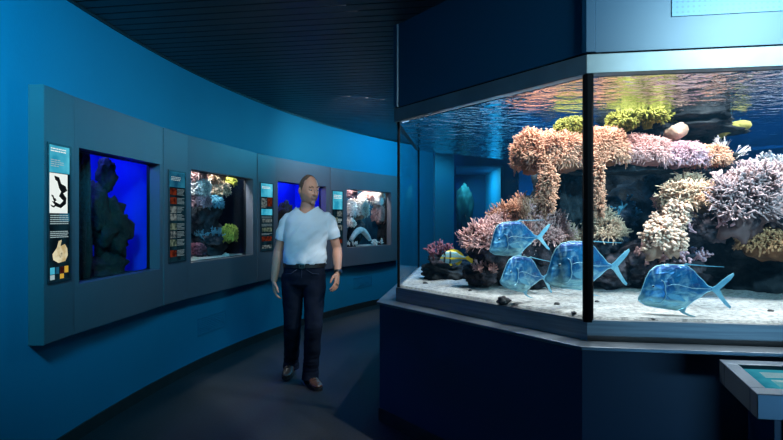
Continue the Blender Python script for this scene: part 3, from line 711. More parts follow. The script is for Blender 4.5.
def rock(px, py, d, r, seed, label, m=M_rock, amp=.5, sub=5, freq=1.5, sink=None, P=None, group='rocks of the reef', ground=True):
    c = P if P is not None else W(px, py, d); mb = MB().blob(c, r, seed, amp, freq, sub)
    zb = min(v[2] for v in mb.v)
    o = mb.build('reef_rock', m, None, smooth=True, origin=(c.x, c.y, zb)); return tag(o, label, 'rock', group)
def surf_pts(c, r, n, seed, amp=.3, zmin=-.3, front=None, freq=1.6):
    v, f = ICO(4); o = Vector((seed * 13.7, seed * 5.1, seed * 3.3)); P = []; D = []
    idx = list(range(len(v))); random.Random(seed).shuffle(idx); R_ = random.Random(seed + 1)
    cand = [i for i in idx if v[i][2] > zmin and (front is None or v[i][1] < front)]
    for q in range(n):
        p = Vector(v[cand[q % len(cand)]]) + Vector((R_.gauss(0, .03), R_.gauss(0, .03), R_.gauss(0, .03))); p.normalize()
        k = 1 + amp * noise.fractal(p * freq + o, .8, 2.1, 5)
        P.append((c.x + p.x * r[0] * k, c.y + p.y * r[1] * k, c.z + p.z * r[2] * k))
        nn = Vector((p.x / r[0], p.y / r[1], p.z / r[2])).normalized(); D.append(nn + Vector((R_.gauss(0, .3), R_.gauss(0, .3), R_.gauss(0, .3))))
    return np.array(P), np.array(D)
def soft(px, py, d, r, seed, m, label, n=1800, L=.05, R=.006, zmin=-.5, curl=.9, grav=.15, updir=0.0, name='soft_coral', cat='coral', group='soft corals on the reef', amp=.3, P=None, mb_=None, R_taper=.2):
    """fleshy base thickly set with waving polyps"""
    c = P if P is not None else W(px, py, d)
    base = MB().blob(c, r, seed, amp, 1.6, 4); base.t = [0.15] * len(base.v)
    zb = min(v[2] for v in base.v); root = empty(name, (c.x, c.y, zb))
    base.build('base', mb_ or m, root, smooth=True, origin=root.location)
    Pt, D = surf_pts(c, r, n, seed, amp, zmin)
    D = D + np.array([0, -.2 * (updir > 0), updir])
    mb = MB().tufts(Pt, D, L * rng.uniform(.6, 1.25, n), R * rng.uniform(.7, 1.3, n), rng, 3, 4, curl, 0, R_taper, grav, .1)
    tag(mb.build('polyps', m, root, smooth=True, origin=root.location), kind='stuff')
    return tag(root, label, cat, group)
def branches(base, dirs, L, R, depth, kids, spread, rnd, shrink=.72, up=.25, out=None, flat=None, t0=0.0):
    if out is None: out = []
    for d in dirs:
        d = Vector(d).normalized(); l = L * rnd.uniform(.75, 1.2)
        out.append((base, d, l, R, depth))
        if depth > 0:
            for k in range(kids):
                t = rnd.uniform(.45, 1.0); p = Vector(base) + d * l * t
                q = Vector((rnd.gauss(0, 1), rnd.gauss(0, 1), rnd.gauss(0, 1))); 
                if flat is not None: q = q - flat * q.dot(flat) * .85
                nd = d + q * spread + Vector((0, 0, up))
                branches(tuple(p), [nd], L * shrink, R * .78, depth - 1, kids, spread, rnd, shrink, up, out, flat)
    return out
def branching(px, py, d, spread_r, L, R, depth, kids, seed, m, label, nroot=14, spread=.45, hemi=(0, -.3, 1), name='branching_coral', cat='coral', group='branching corals on the reef', up=.2, flat=None, sides=5, shrink=.72, P=None, wide=.9, knob=0):
    rnd = random.Random(seed); c = P if P is not None else W(px, py, d); out = []
    for i in range(nroot):
        o = Vector((rnd.uniform(-1, 1) * spread_r[0], rnd.uniform(-1, 1) * spread_r[1], rnd.uniform(-1, 1) * spread_r[2]))
        dr = Vector(hemi) + Vector((o.x / max(spread_r[0], .01), o.y / max(spread_r[1], .01), 0)) * wide + Vector((rnd.gauss(0, .25), rnd.gauss(0, .25), rnd.gauss(0, .2)))
        branches(tuple(c + o), [dr], L, R, depth, kids, spread, rnd, shrink, up, out, flat)
    md = max(o[4] for o in out)
    mb = MB()
    for lev in range(md + 1):
        S = [o for o in out if o[4] == lev]
        if not S: continue
        t0 = (md - lev) / (md + 1)
        mb.tufts([s_[0] for s_ in S], [tuple(s_[1]) for s_ in S], [s_[2] for s_ in S], [s_[3] for s_ in S], rng, 3, 4, .25, 0, .3 if lev else .15, 0, t0)
        if knob and lev == 0:
            v, f = ICO(1)
            for s_ in S:
                e = Vector(s_[0]) + s_[1] * s_[2]; mb.add([e + Vector(p) * knob for p in v], f, 0, [.9] * len(v))
    # holdfast that the branches rise from
    hb = MB().blob(c - Vector((0, 0, .02)), (spread_r[0] + .01, spread_r[1] + .01, spread_r[2] + .025), seed, .5, 1.8, 4); mb.add(hb.v, hb.f, 1, [0.0] * len(hb.v))
    zb = min(v[2] for v in mb.v)
    return tag(mb.build(name, [m, M_rock2], None, smooth=True, origin=(c.x, c.y, zb)), label, cat, group)

# rock skeleton: d is the distance into the tank
rock(655, 222, 4.25, (.62, .42, .55), 1, 'broad dark rock forming the back of the cave in the reef', freq=1.3)
rock(618, 160, 3.45, (.62, .26, .10), 2, 'long dark rock ledge overhanging the cave, under pink soft coral', amp=.35)
rock(560, 205, 3.75, (.16, .20, .40), 3, 'dark upright rock pillar behind the black corner post')
rock(521, 258, 3.70, (.27, .26, .24), 4, 'rounded rock mound on the sand under the pink finger corals', M_rock2)
rock(702, 245, 3.75, (.36, .30, .34), 5, 'dark craggy rock below the tan and cream corals', M_rock2)
rock(768, 262, 3.55, (.46, .36, .34), 6, 'dark shaded rock at the far right resting on the sand')
rock(668, 128, 3.55, (.44, .30, .11), 7, 'mossy top rock just under the water surface', amp=.4)
rock(446, 272, 4.15, (.17, .14, .10), 8, 'small black rock alone on the sand at the left, behind the yellow fish')
rock(765, 222, 4.05, (.38, .30, .30), 9, 'tall dark rock behind the purple branching coral')
rock(618, 262, 3.55, (.30, .24, .18), 10, 'low dark rock on the sand between the black post and the right-hand fish', M_rock2)
rock(668, 268, 3.30, (.10, .10, .12), 11, 'small pink-crusted rock above the head of the right-hand fish', M_rock2)
rock(480, 272, 3.55, (.10, .09, .09), 12, 'small crusted rock at the foot of the coral mound, beside the yellow fish tail', M_rock2)

# soft corals along the ledge
soft(535, 154, 3.34, (.10, .12, .12), 21, M_peach, 'peach soft coral at the outer left tip of the ledge', 3000, .045, .0042)
soft(561, 154, 3.28, (.14, .13, .11), 22, M_peach, 'peach soft coral on the ledge, left against the black post', 4000, .04, .004)
soft(603, 150, 3.22, (.12, .13, .11), 23, M_peach, 'pale peach soft coral on the ledge, right against the black post', 4000, .036, .004)
soft(640, 153, 3.24, (.17, .13, .085), 24, M_rose, 'rose soft coral in the middle of the ledge', 5000, .034, .0036)
soft(680, 157, 3.24, (.15, .12, .065), 25, M_mauve, 'mauve soft coral on the ledge below the round pale sponge', 4600, .034, .0036)
soft(708, 158, 3.22, (.09, .10, .055), 26, M_peach, 'short peach soft coral at the right tip of the ledge', 2200, .028, .0036)
soft(547, 188, 3.12, (.028, .04, .13), 27, M_peach, 'peach soft coral hanging down left of the black post', 1300, .028, .0042, zmin=-1, amp=1.0)
soft(598, 188, 3.08, (.014, .03, .14), 28, M_peach, 'refracted second view of the hanging peach coral, right of the black post', 1000, .024, .0042, zmin=-1, amp=1.0)  # second hanging coral, added to stand in for the refracted view of the first
# green algae clumps
AG = 'green algae clumps on the top rock'
soft(572, 129, 3.30, (.09, .10, .055), 31, M_moss, 'green algae clump above the ledge, left of the black post', 1300, .022, .005, name='algae_clump', cat='algae', group=AG)
soft(622, 123, 3.22, (.065, .08, .045), 32, M_moss, 'green algae clump above the ledge just right of the black post', 1000, .024, .005, amp=.9, name='algae_clump', cat='algae', group=AG)
soft(646, 118, 3.26, (.085, .09, .05), 34, M_moss, 'green algae clump in the middle of the top rock', 1300, .024, .005, amp=.9, name='algae_clump', cat='algae', group=AG)
soft(668, 118, 3.42, (.07, .08, .045), 33, M_moss, 'green algae clump on the top rock behind the round pale sponge', 900, .022, .005, amp=.8, name='algae_clump', cat='algae', group=AG)
# corals of the lower left mound
FC = 'finger corals on the rock mound'
K_ = dict(name='finger_coral', group=FC, curl=1.1, grav=-.1, zmin=-.1, mb_=M_rock2)
soft(500, 246, 3.50, (.17, .13, .15), 41, M_pink, 'pink finger coral bush covering the left of the mound', 2600, .045, .0048, amp=.7, **K_)
soft(537, 240, 3.50, (.17, .13, .15), 42, M_pink, 'pink finger coral bush on top of the mound behind the raised tail', 2600, .045, .0048, amp=.7, **K_)
soft(521, 223, 3.60, (.14, .12, .11), 43, M_peach, 'peach finger coral bush highest on the mound', 2000, .05, .0048, amp=.6, **K_)
soft(563, 244, 3.56, (.10, .10, .10), 44, M_tan, 'tan finger coral bush left of the black post', 1300, .04, .0045, amp=.7, **K_)
soft(603, 236, 3.44, (.09, .08, .11), 45, M_tan, 'tan finger coral bush low beside the black post, right side', 1400, .045, .0045, amp=.7, **K_)
branching(487, 272, 3.42, (.05, .04, .03), .04, .006, 2, 3, 46, M_rose, 'small rose finger coral at the foot of the mound by the yellow fish', 20)
branching(439, 257, 4.05, (.07, .06, .02), .06, .008, 2, 3, 47, M_plum, 'dark plum coral tuft on the small black rock', 20)
# right hand corals
BC = 'branching corals on the reef'
soft(694, 196, 3.20, (.15, .10, .09), 51, M_tan, 'tan branching coral above the cream coral', 2400, .042, .0048, name='branching_coral', group=BC, curl=1.2, amp=.8, updir=.3)
soft(663, 238, 3.10, (.075, .07, .10), 52, M_cream, 'knobbly cream coral cascading beside the cave', 700, .026, .0095, name='branching_coral', group=BC, curl=.5, amp=.9)
soft(676, 216, 3.16, (.06, .06, .07), 65, M_cream, 'knobbly cream coral just below the tan coral', 420, .024, .009, name='branching_coral', group=BC, curl=.5, amp=.8)
branching(742, 206, 3.02, (.10, .08, .08), .10, .011, 2, 6, 53, M_purple, 'large purple-grey branching coral at the right', 36, spread=.40, hemi=(0, -.25, 1.1), shrink=.5, wide=.35)
soft(745, 204, 3.00, (.12, .09, .15), 66, M_purple, 'bushy purple-grey coral filling the middle of the right side', 2600, .065, .0055, name='branching_coral', group=BC, curl=.8, amp=.9, updir=.8)
branching(775, 204, 3.06, (.09, .08, .08), .10, .011, 2, 6, 54, M_purple, 'purple-grey branching coral cut by the right edge', 32, spread=.40, hemi=(0, -.25, 1.1), shrink=.5, wide=.35)
soft(781, 206, 3.06, (.11, .09, .14), 67, M_purple, 'bushy purple-grey coral behind the one cut by the right edge', 2200, .065, .0055, name='branching_coral', group=BC, curl=.8, amp=.9, updir=.8)
soft(783, 176, 3.50, (.13, .10, .09), 55, M_pale, 'pale white coral behind the purple ones at the right edge', 1100, .035, .007, amp=.8)
soft(775, 244, 3.12, (.19, .14, .10), 56, M_brown, 'orange-brown coral cushion above the shaded rock at right', 1700, .03, .007, zmin=-.2)
branching(712, 226, 3.12, (.07, .06, .05), .075, .008, 2, 3, 57, M_mauve, 'thin mauve coral between the tan and purple corals', 16, hemi=(.1, -.5, .6))
branching(646, 258, 3.28, (.10, .06, .05), .035, .008, 1, 4, 58, M_rose, 'small pink coral cluster above the tail of the post fish', 40, knob=.010)
branching(688, 260, 3.22, (.08, .05, .04), .035, .008, 1, 4, 59, M_mauve, 'small mauve coral cluster above the back of the right-hand fish', 34, knob=.009)
branching(668, 210, 3.35, (.06, .05, .03), .05, .008, 2, 3, 60, M_pink, 'small pink coral sprig left of the tan coral', 12)
branching(722, 160, 3.35, (.06, .05, .02), .07, .0026, 2, 4, 61, M_pale, 'thin white feathery coral above the purple coral', 10, spread=.3, group='feathery corals')
branching(700, 132, 3.50, (.10, .08, .03), .08, .006, 2, 3, 62, M_blueweed, 'blue-green weedy coral between the two sponges', 22, group='weedy corals of the reef')
branching(600, 215, 3.85, (.25, .15, .10), .06, .009, 1, 3, 63, M_blueweed, 'blue-tinted coral low inside the cave', 30, group='weedy corals of the reef')
# two sponges
c = W(676, 131, 3.30); mb = MB()
prof = [(.0, -.062), (.03, -.058), (.062, -.035), (.074, -.005), (.066, .022), (.042, .040), (.022, .046), (.016, .038), (0, .030)]
V = []; Fc = []; K = 28
for r_, z_ in prof:
    for j in range(K):
        a = 2 * math.pi * j / K; q_ = 1 + .08 * math.sin(3 * a + 1); V.append((c.x + r_ * q_ * math.cos(a), c.y + r_ * q_ * math.sin(a), c.z + z_ + .012 * math.cos(a)))
for i in range(len(prof) - 1):
    for j in range(K): Fc.append((i * K + j, i * K + (j + 1) % K, (i + 1) * K + (j + 1) % K, (i + 1) * K + j))
tag(mb.add(V, Fc).build('barrel_sponge', M_sponge, None, smooth=True, origin=(c.x, c.y, c.z - .062)), 'round pale peach sponge on the top rock', 'sponge')
c = W(737, 127, 3.35); mb = MB()
mb.tube([c + Vector((-.10, .03, -.055)), c + Vector((-.07, 0, -.02)), c + Vector((-.02, -.01, .0)), c + Vector((.04, 0, .012)), c + Vector((.075, .0, .012)), c + Vector((.092, .0, .010))], [.022, .03, .034, .034, .026, .006], 14)
tag(mb.build('finger_sponge', M_ysponge, None, smooth=True, origin=c), 'yellow-green finger sponge lying at the right of the top rock', 'sponge')

# pebbles on the sand
M_peb = mat('dark_pebble', (.02, .02, .025), (.10, .10, .10), 30, rough=.9, bump=.4, bscale=80)
PB = [(503, 301, .030, 'darkest pebble on the sand near the left pane, under the small fish'), (589 + 8, 303, .010, 'tiny pebble on the sand right of the black post'), (653, 318, .008, 'tiny pebble on the sand under the right-hand fish'),
      (574, 312, .010, 'tiny pebble on the sand left of the black post'), (557, 304, .012, 'small pebble on the sand below the post fish'), (470, 290, .010, 'small pebble on the sand below the yellow fish'),
      (425, 283, .014, 'small pebble on the sand close to the left end of the left pane'), (771, 312, .011, 'small pebble on the sand at the right edge')]
for i, (px, py, r_, lab) in enumerate(PB):
    d = (EYE - ZSAND - .012) * F / (py - CY); c = W(px, py, d); c.z = sandz(c.x, c.y) + r_ * .35
    mb = MB().blob(c, (r_ * 1.2, r_, r_ * .7), 70 + i, .5, 1.5, 3)
    tag(mb.build('pebble', M_peb, None, smooth=True, origin=(c.x, c.y, c.z - r_ * .6)), lab, 'pebble', 'pebbles on the sand')
# ================================================================== WALL TANK CONTENTS (u 0..1 across the window, v 0..1 up, depth behind glass)
M_olive = mat('olive_rock', (.003, .004, .003), (.018, .018, .008), 16, rough=.9, bump=.8, bscale=40, lo=.4, hi=.75, detail=6)
M_drk = mat('wall_tank_rock', (.010, .015, .022), (.06, .07, .085), 16, rough=.9, bump=.8, bscale=40, lo=.4, hi=.75, detail=6)
M_ycor = tipmat('yellow_coral', (.16, .17, .02), (.30, .30, .04), (.50, .48, .08))
M_wcor = tipmat('white_coral', (.50, .46, .42), (.66, .60, .55), (.92, .88, .84))
M_ocor = tipmat('orange_white_coral', (.50, .20, .10), (.66, .42, .30), (.92, .84, .78))
def wp(key, px, py, dep):
    """point at depth dep behind the glass, on the sight line of an image point"""
    P = WINS[key]; k = (px - CX) / F; o = P.A + P.nrm * (.125 + dep)
    x = (o.x - k * o.y) / (k * P.u.y - P.u.x); d = (o + P.u * x).y
    return P.world(x, .125 + dep, EYE + (CY - py) / F * d)
def clampw(P, p):
    q = Vector((p[0] - P.A.x, p[1] - P.A.y)); x = min(max(q.dot(P.u), P.x0 - .035), P.x1 + .155); y = min(max(q.dot(P.nrm), .125), .615)
    r = P.world(x, y, min(max(p[2], P.floor + .001), P.top - .05)); return tuple(r)
def keep_in(P, o):
    for ob in [o] + list(o.children):
        if ob.type != 'MESH': continue
        for v in ob.data.vertices: v.co = Vector(clampw(P, v.co + o.location)) - o.location
    return o
def wrock(key, u, v, dep, r, seed, lab, m=M_drk, amp=.45, freq=1.6):
    P = WINS[key]; c = wp(key, u, v, dep); M3 = Matrix.Rotation(P.rz, 3, 'Z'); mb = MB().blob((0, 0, 0), r, seed, amp, freq, 4)
    v_ = [M3 @ Vector(p) for p in mb.v]; mb.v = [tuple(p + c) for p in v_]
    mb.v = [clampw(P, p) for p in mb.v]; zb = min(p[2] for p in mb.v)
    return tag(mb.build('rock', m, None, smooth=True, origin=(c.x, c.y, zb)), lab, 'rock', 'rocks in the wall tanks')
def wsoft(key, u, v, dep, r, seed, m, lab, n=420, L=.034, R=.008, **k):
    return keep_in(WINS[key], soft(0, 0, 0, r, seed, m, lab, n, L, R, P=wp(key, u, v, dep), group='corals in the wall tanks', **k))
def wbranch(key, u, v, dep, sr, L, R, depth, kids, seed, m, lab, nroot=14, **k):
    return keep_in(WINS[key], branching(0, 0, 0, sr, L, R, depth, kids, seed, m, lab, nroot, P=wp(key, u, v, dep), group='corals in the wall tanks', **k))
def wsand(key, h, lab):
    P = WINS[key]; mb = MB(); x0, x1 = P.x0 - .03, P.x1 + .03; V = []; nx, ny = 24, 14
    for i in range(nx + 1):
        for j in range(ny + 1):
            x = x0 + (x1 - x0) * i / nx; y = .125 + .485 * j / ny
            V.append(P.world(x, y, P.floor + h + .012 * noise.noise(Vector((x * 6, y * 6, 3))) - (.012 if j == 0 else 0)))
    f = [(i * (ny + 1) + j, (i + 1) * (ny + 1) + j, (i + 1) * (ny + 1) + j + 1, i * (ny + 1) + j + 1) for i in range(nx) for j in range(ny)]
    c = P.world((x0 + x1) / 2, .36, P.floor)
    return tag(mb.add(V, f).build('sand', M_sandw, None, smooth=True, origin=c), lab, 'sand', kind='stuff')
# window 1: black rocks against blue
wrock('w1', 82, 215, .06, (.05, .06, .66), 101, 'tall black rock up the left side of the nearest blue tank window', M_olive, .35)
wrock('w1', 111, 228, .12, (.16, .14, .20), 102, 'wide black rock in the middle of the nearest blue tank window', M_olive, .6)
wrock('w1', 106, 176, .16, (.07, .07, .12), 103, 'round black rock high in the nearest blue tank window', M_olive, .4)
wrock('w1', 97, 208, .14, (.07, .07, .18), 104, 'narrow black rock neck joining the rocks of the nearest blue window', M_olive, .35)
wrock('w1', 104, 272, .18, (.20, .15, .16), 105, 'low black rock along the bottom of the nearest blue tank window', M_olive, .4)
# window 2
wsand('w2', .035, 'white sand strip along the bottom of the second wall tank')
wrock('w2', 206, 208, .22, (.22, .12, .26), 111, 'dark rock wall behind the corals of the second wall tank')
wrock('w2', 210, 240, .24, (.26, .12, .18), 112, 'dark lower rock of the second wall tank')
wsoft('w2', 197, 175, .08, (.08, .06, .06), 113, M_rose, 'rosy coral at the top left of the second wall tank')
wsoft('w2', 214, 176, .10, (.09, .06, .05), 114, M_tan, 'tan coral along the top of the second wall tank')
wsoft('w2', 200, 189, .07, (.09, .07, .08), 115, M_wcor, 'cream white coral at the upper left of the second wall tank', 520)
wsoft('w2', 219, 190, .10, (.09, .07, .07), 116, M_tan, 'mottled tan coral in the upper middle of the second wall tank')
wsoft('w2', 200, 202, .08, (.10, .06, .05), 117, M_mauve, 'mauve coral under the cream one in the second wall tank')
wsoft('w2', 214, 203, .10, (.07, .06, .05), 122, M_blueweed, 'bluish coral below the mottled tan one in the second wall tank', 500)
wsoft('w2', 229, 181, .12, (.05, .05, .05), 123, M_ycor, 'small green coral at the top right of the second wall tank', 400)
wsoft('w2', 229, 235, .08, (.07, .07, .085), 118, M_ycor, 'yellow-green bushy coral low in the second wall tank', 620)
wbranch('w2', 212, 238, .10, (.10, .05, .03), .05, .006, 2, 3, 119, M_blueweed, 'bluish branching coral low in the second wall tank', 24)
wsoft('w2', 197, 250, .07, (.06, .05, .04), 120, M_plum, 'purple coral by the sand in the second wall tank', 500)
wrock('w2', 226, 256, .05, (.05, .04, .03), 121, 'small pale stone on the sand of the second wall tank', M_sandw)
# window 3: mostly hidden by the man
wrock('w3', 283, 218, .16, (.14, .12, .22), 131, 'dark rock low in the blue window behind the man', M_olive, .4)
wrock('w3', 318, 240, .10, (.14, .12, .22), 132, 'dark rock at the right of the blue window behind the man', M_olive, .4)
# window 4: bright corals
wsand('w4', .02, 'sand along the bottom of the farthest wall tank')
wrock('w4', 356, 228, .30, (.16, .10, .26), 141, 'dark rock behind the white corals of the farthest wall tank')
wrock('w4', 384, 225, .14, (.10, .10, .40), 142, 'tall dark rock at the right of the farthest wall tank')
wsoft('w4', 358, 209, .12, (.14, .10, .16), 143, M_ocor, 'big white and orange coral in the farthest wall tank', 1500, .05, .008)
wsoft('w4', 350, 210, .10, (.07, .07, .12), 144, M_wcor, 'white coral at the left of the farthest wall tank', 900, .045, .008)
wsoft('w4', 350, 194, .10, (.09, .07, .06), 145, M_mauve, 'mauve coral at the top left of the farthest wall tank', 700, .04, .007)
wsoft('w4', 366, 197, .12, (.09, .07, .05), 146, M_rose, 'rosy coral shelf near the top of the farthest wall tank', 700, .04, .007)
wsoft('w4', 377, 199, .09, (.08, .07, .16), 147, M_wcor, 'white coral column at the upper right of the farthest wall tank', 1200, .03, .008)
wsoft('w4', 379, 216, .09, (.09, .08, .14), 148, M_rose, 'rosy white coral at the right of the farthest wall tank', 800, .045, .008)
wsoft('w4', 349, 223, .09, (.07, .06, .06), 149, M_ocor, 'orange-white coral low at the left of the farthest wall tank', 500, .04, .008)
c0 = [wp('w4', 351 + 19 * t, 240 - 10 * math.sin(math.pi * t), .10) for t in [i / 10 for i in range(11)]]
tag(MB().tube(c0, [.035, .04, .045, .05, .05, .052, .05, .05, .045, .04, .03], 12).build('arch_rock', mat('pale_rock', (.50, .54, .54), (.68, .72, .72), 14, rough=.85, bump=.5, bscale=50), None, smooth=True, origin=c0[0]), 'pale arched rock in the lower middle of the farthest wall tank', 'rock', 'rocks in the wall tanks')
wbranch('w4', 351, 246, .06, (.07, .04, .02), .06, .010, 1, 3, 150, M_wcor, 'small white coral bush at the bottom left of the farthest wall tank', 14)
wbranch('w4', 379, 245, .06, (.08, .04, .03), .06, .011, 1, 3, 151, M_wcor, 'small white coral bush at the bottom right of the farthest wall tank', 18)
# unidentified dim green shape, a stand-in blob, seen through the tank, inside the alcove
c = W(464, 212, 8.5); tag(MB().blob(c, (.14, .1, .42), 160, .3, 1.4, 4).build('green_shape', mat('dim_green_shape', (.004, .018, .018), (.01, .035, .03), 6, rough=.9), None, smooth=True, origin=(c.x, c.y, c.z - .4)), 'dim green shape in the alcove seen through the left pane', 'rock')

# ================================================================== INFORMATION DESK (bottom right)
L0 = Vector((1.405, 2.238, 0)); U = Vector((ud.x, ud.y, 0)); Wd = Vector((ud.y, -ud.x, 0)); DW, DL = .72, .30; ZA, ZB2 = .803, .753
desk = empty('information_desk', (L0.x, L0.y, 0)); tl = math.atan((ZA - ZB2) / DL)
def dk(u, w, h):                                            # along the desk, towards the viewer, height above the tilted top
    return L0 + U * u + Wd * w + Vector((0, 0, ZA - (ZA - ZB2) * w / DL + h))
def dbox(mb, u0, u1, w0, w1, h0, h1, mi=0):
    v = [dk(u, w, h) for u in (u0, u1) for w in (w0, w1) for h in (h0, h1)]
    return mb.add(v, [(0, 1, 3, 2), (4, 6, 7, 5), (0, 4, 5, 1), (2, 3, 7, 6), (0, 2, 6, 4), (1, 5, 7, 3)], mi)
fr = .055; M_desk = mat('desk_steel', (.055, .085, .115), (.07, .10, .135), 5, rough=.42, metal=.6)
m_ = MB(); dbox(m_, 0, DW, 0, fr * .8, -.095, 0); dbox(m_, 0, DW, DL - fr * .95, DL, -.095, 0); dbox(m_, 0, fr, fr * .8, DL - fr * .95, -.095, 0); dbox(m_, DW - fr, DW, fr * .8, DL - fr * .95, -.095, 0)
m_.build('top_frame', M_desk, desk, origin=desk.location, bevel=.003)
scr = dbox(MB(), fr, DW - fr, fr * .8, DL - fr * .95, -.09, -.018).build('screen', emat2('screen_teal', (.01, .16, .26), (.04, .34, .46), 7, .75), desk, origin=desk.location)
E_pic = emat2('screen_picture', (.12, .42, .50), (.55, .72, .74), 18, .7)
for u0, u1, w0, w1 in ((.13, .22, .14, .20), (.26, .40, .07, .12), (.28, .45, .16, .22)):
    dbox(MB(), u0, u1, w0, w1, -.0178, -.0165).build('picture', E_pic, scr, origin=desk.location)
m_ = MB()
for i in range(5): dbox(m_, .12, .22 - .01 * (i % 2), .075 + i * .01, .078 + i * .01, -.0178, -.0168)
m_.build('text_block', E_text, scr, origin=desk.location)
v = [L0 + U * u + Wd * w for u, w in ((.10, .03), (DW - .10, .03), (DW - .10, .22), (.10, .22))]
MB().prism([(p.x, p.y) for p in v], 0, ZB2 - .075).build('pedestal', M_navy, desk, origin=desk.location)
v = [L0 + U * u + Wd * w for u, w in ((.13, .22), (DW - .13, .22), (DW - .13, .235), (.13, .235))]
MB().prism([(p.x, p.y) for p in v], .05, ZB2 - .09).build('front_plate', M_steel2, desk, origin=desk.location)
tag(desk, 'steel framed information desk with a lit teal screen against the aquarium base', 'desk')
# ================================================================== MAN
M_skin = mat('skin', (.60, .265, .165), (.66, .30, .195), 8, rough=.5, spec=.4, tip=(.37, .19, .135))
M_stub = mat('stubble', (.52, .275, .195), (.58, .31, .225), 60, rough=.65, spec=.3)
M_hair = mat('cropped_hair', (.11, .065, .045), (.19, .115, .08), 90, rough=.8, spec=.3)
M_shirt = mat('white_cotton', (.62, .66, .70), (.68, .72, .76), 5, rough=.85, bump=.25, bscale=9, spec=.2)
M_jeans = mat('dark_denim', (.005, .008, .017), (.010, .014, .026), 10, rough=.9, bump=.3, bscale=14, spec=.08)
M_belt = mat('dark_belt', (.010, .008, .008), rough=.5)
M_metal = mat('buckle_metal', (.45, .43, .40), rough=.3, metal=1)
M_shoe = mat('brown_leather', (.055, .022, .014), (.085, .034, .020), 12, rough=.42, spec=.5)
M_sole = mat('shoe_sole', (.012, .010, .010), rough=.7)
M_lip = mat('lips', (.34, .15, .12), rough=.5)
M_eyew = mat('eye_white', (.45, .45, .45), rough=.25); M_pup = mat('eye_dark', (.02, .016, .014), rough=.15)
MX, MY = -.754, 4.45
V3 = Vector
HC = V3((.050, -.005, 1.655)); HR = Matrix.Rotation(math.radians(40), 3, 'Z') @ Matrix.Rotation(math.radians(7), 3, 'X')
def hp(x, y, z): return HC + HR @ V3((x, y, z))
def g(p, c, s): return math.exp(-sum(((p[i] - c[i]) / s[i]) ** 2 for i in range(3)))
def head_pt(q, k=1.0):
    """unit sphere point -> head surface in head space (face towards -y)"""
    x, y, z = q
    p = V3((x * .0775, y * .098, z * .126))
    low = max(0, -z)
    if z < 0:
        f_ = min(1.32, (max(1e-4, 1 - low ** 2.8) ** .357) / max(.05, math.sqrt(max(0, 1 - z * z)))); p.x *= 1 + (f_ - 1) * .75
        if y < 0: p.y *= f_
    p.x *= 1 - .20 * low ** 1.5; 
    if y > 0: p.y *= 1 - .42 * low                      # nape
    else: p.y *= 1 - .06 * low
    if z > 0: p.y += .008 * z; 
    if z > .2 and y > 0: p.y *= 1.04
    # jaw: flat front and chin
    p.y -= .010 * g(q, (0, -.75, -.72), (.30, .5, .22))
    p.x += .010 * math.copysign(1, x) * g(q, (.75 * math.copysign(1, x), -.1, -.62), (.35, .45, .28))
    p.y -= .006 * g(q, (0, -.95, .26), (.6, .5, .12))    # brow
    for s_ in (-1, 1): p.y += .013 * g(q, (.40 * s_, -.92, .06), (.20, .5, .12))   # sockets
    for s_ in (-1, 1): p += V3((s_ * .004, -.004, 0)) * g(q, (.55 * s_, -.78, -.14), (.22, .4, .16))   # cheekbones
    p.y += .006 * g(q, (0, -.9, -.62), (.3, .5, .06))
    return p * k
def head_mesh(mb, k=1.0, n=56, m=40):
    V = []; Fc = []
    for i in range(m + 1):
        th = math.pi * i / m
        for j in range(n):
            a = 2 * math.pi * j / n; q = (math.sin(th) * math.cos(a), math.sin(th) * math.sin(a), math.cos(th)); h = head_pt(q, k); V.append(hp(*h))
    for i in range(m):
        for j in range(n): Fc.append((i * n + j, (i + 1) * n + j, (i + 1) * n + (j + 1) % n, i * n + (j + 1) % n))
    mb.add(V, Fc); return mb
B = MB(); head_mesh(B)
# nose, lips, ears
B.tube([hp(0, -.092, .020), hp(0, -.104, .002), hp(0, -.113, -.018), hp(0, -.116, -.030), hp(0, -.100, -.040)], [.006, .008, .010, .0112, .007], 10)
for s_ in (-1, 1):
    B.ell(hp(s_ * .011, -.101, -.032), (.0085, .011, .008), 2)
    B.ell(hp(0 + s_ * .010, -.0935, -.058), (.017, .007, .0042), 2, HR); B.ell(hp(s_ * .008, -.0925, -.067), (.016, .007, .0048), 2, HR)
    B.ell(hp(s_ * .079, .012, -.010), (.009, .019, .032), 2, HR @ Matrix.Rotation(s_ * -.35, 3, 'Z')); B.ell(hp(s_ * .032, -.092, .032), (.020, .008, .006), 2, HR)
    B.ell(hp(s_ * .032, -.083, .012), (.016, .010, .007), 2, HR)
B.ell(hp(0, -.080, -.102), (.022, .016, .016), 2, HR)
# neck and torso
B.tube([V3((.028, .018, 1.40)), V3((.030, .014, 1.47)), V3((.040, .008, 1.54)), V3((.048, .010, 1.60))], [.072, .066, .060, .060], 20)
B.loft([(.80, .008, .0, .06, .06), (.86, .008, 0, .155, .11), (.94, .01, 0, .168, .118), (1.04, .012, 0, .160, .108), (1.12, .015, 0, .158, .105), (1.22, .022, 0, .168, .112), (1.32, .030, 0, .178, .116), (1.40, .034, .005, .172, .098), (1.445, .036, .010, .135, .075), (1.475, .034, .012, .085, .060)], 32)
def arm(sh, el, wr):
    B.tube([V3(sh) + V3((0, 0, .0)), V3(sh).lerp(V3(el), .25), V3(sh).lerp(V3(el), .55), V3(sh).lerp(V3(el), .85), V3(el), V3(el).lerp(V3(wr), .25), V3(el).lerp(V3(wr), .6), V3(wr)], [.036, .042, .041, .038, .040, .043, .036, .026], 18)
    o_ = math.copysign(1, sh[0]); B.tube([V3((.03 + o_ * .085, .008, 1.425)), V3(sh) + V3((-o_ * .01, 0, 0)), V3(sh).lerp(V3(el), .12) + V3((o_ * .008, 0, 0)), V3(sh).lerp(V3(el), .3)], [.038, .041, .043, .042], 18)
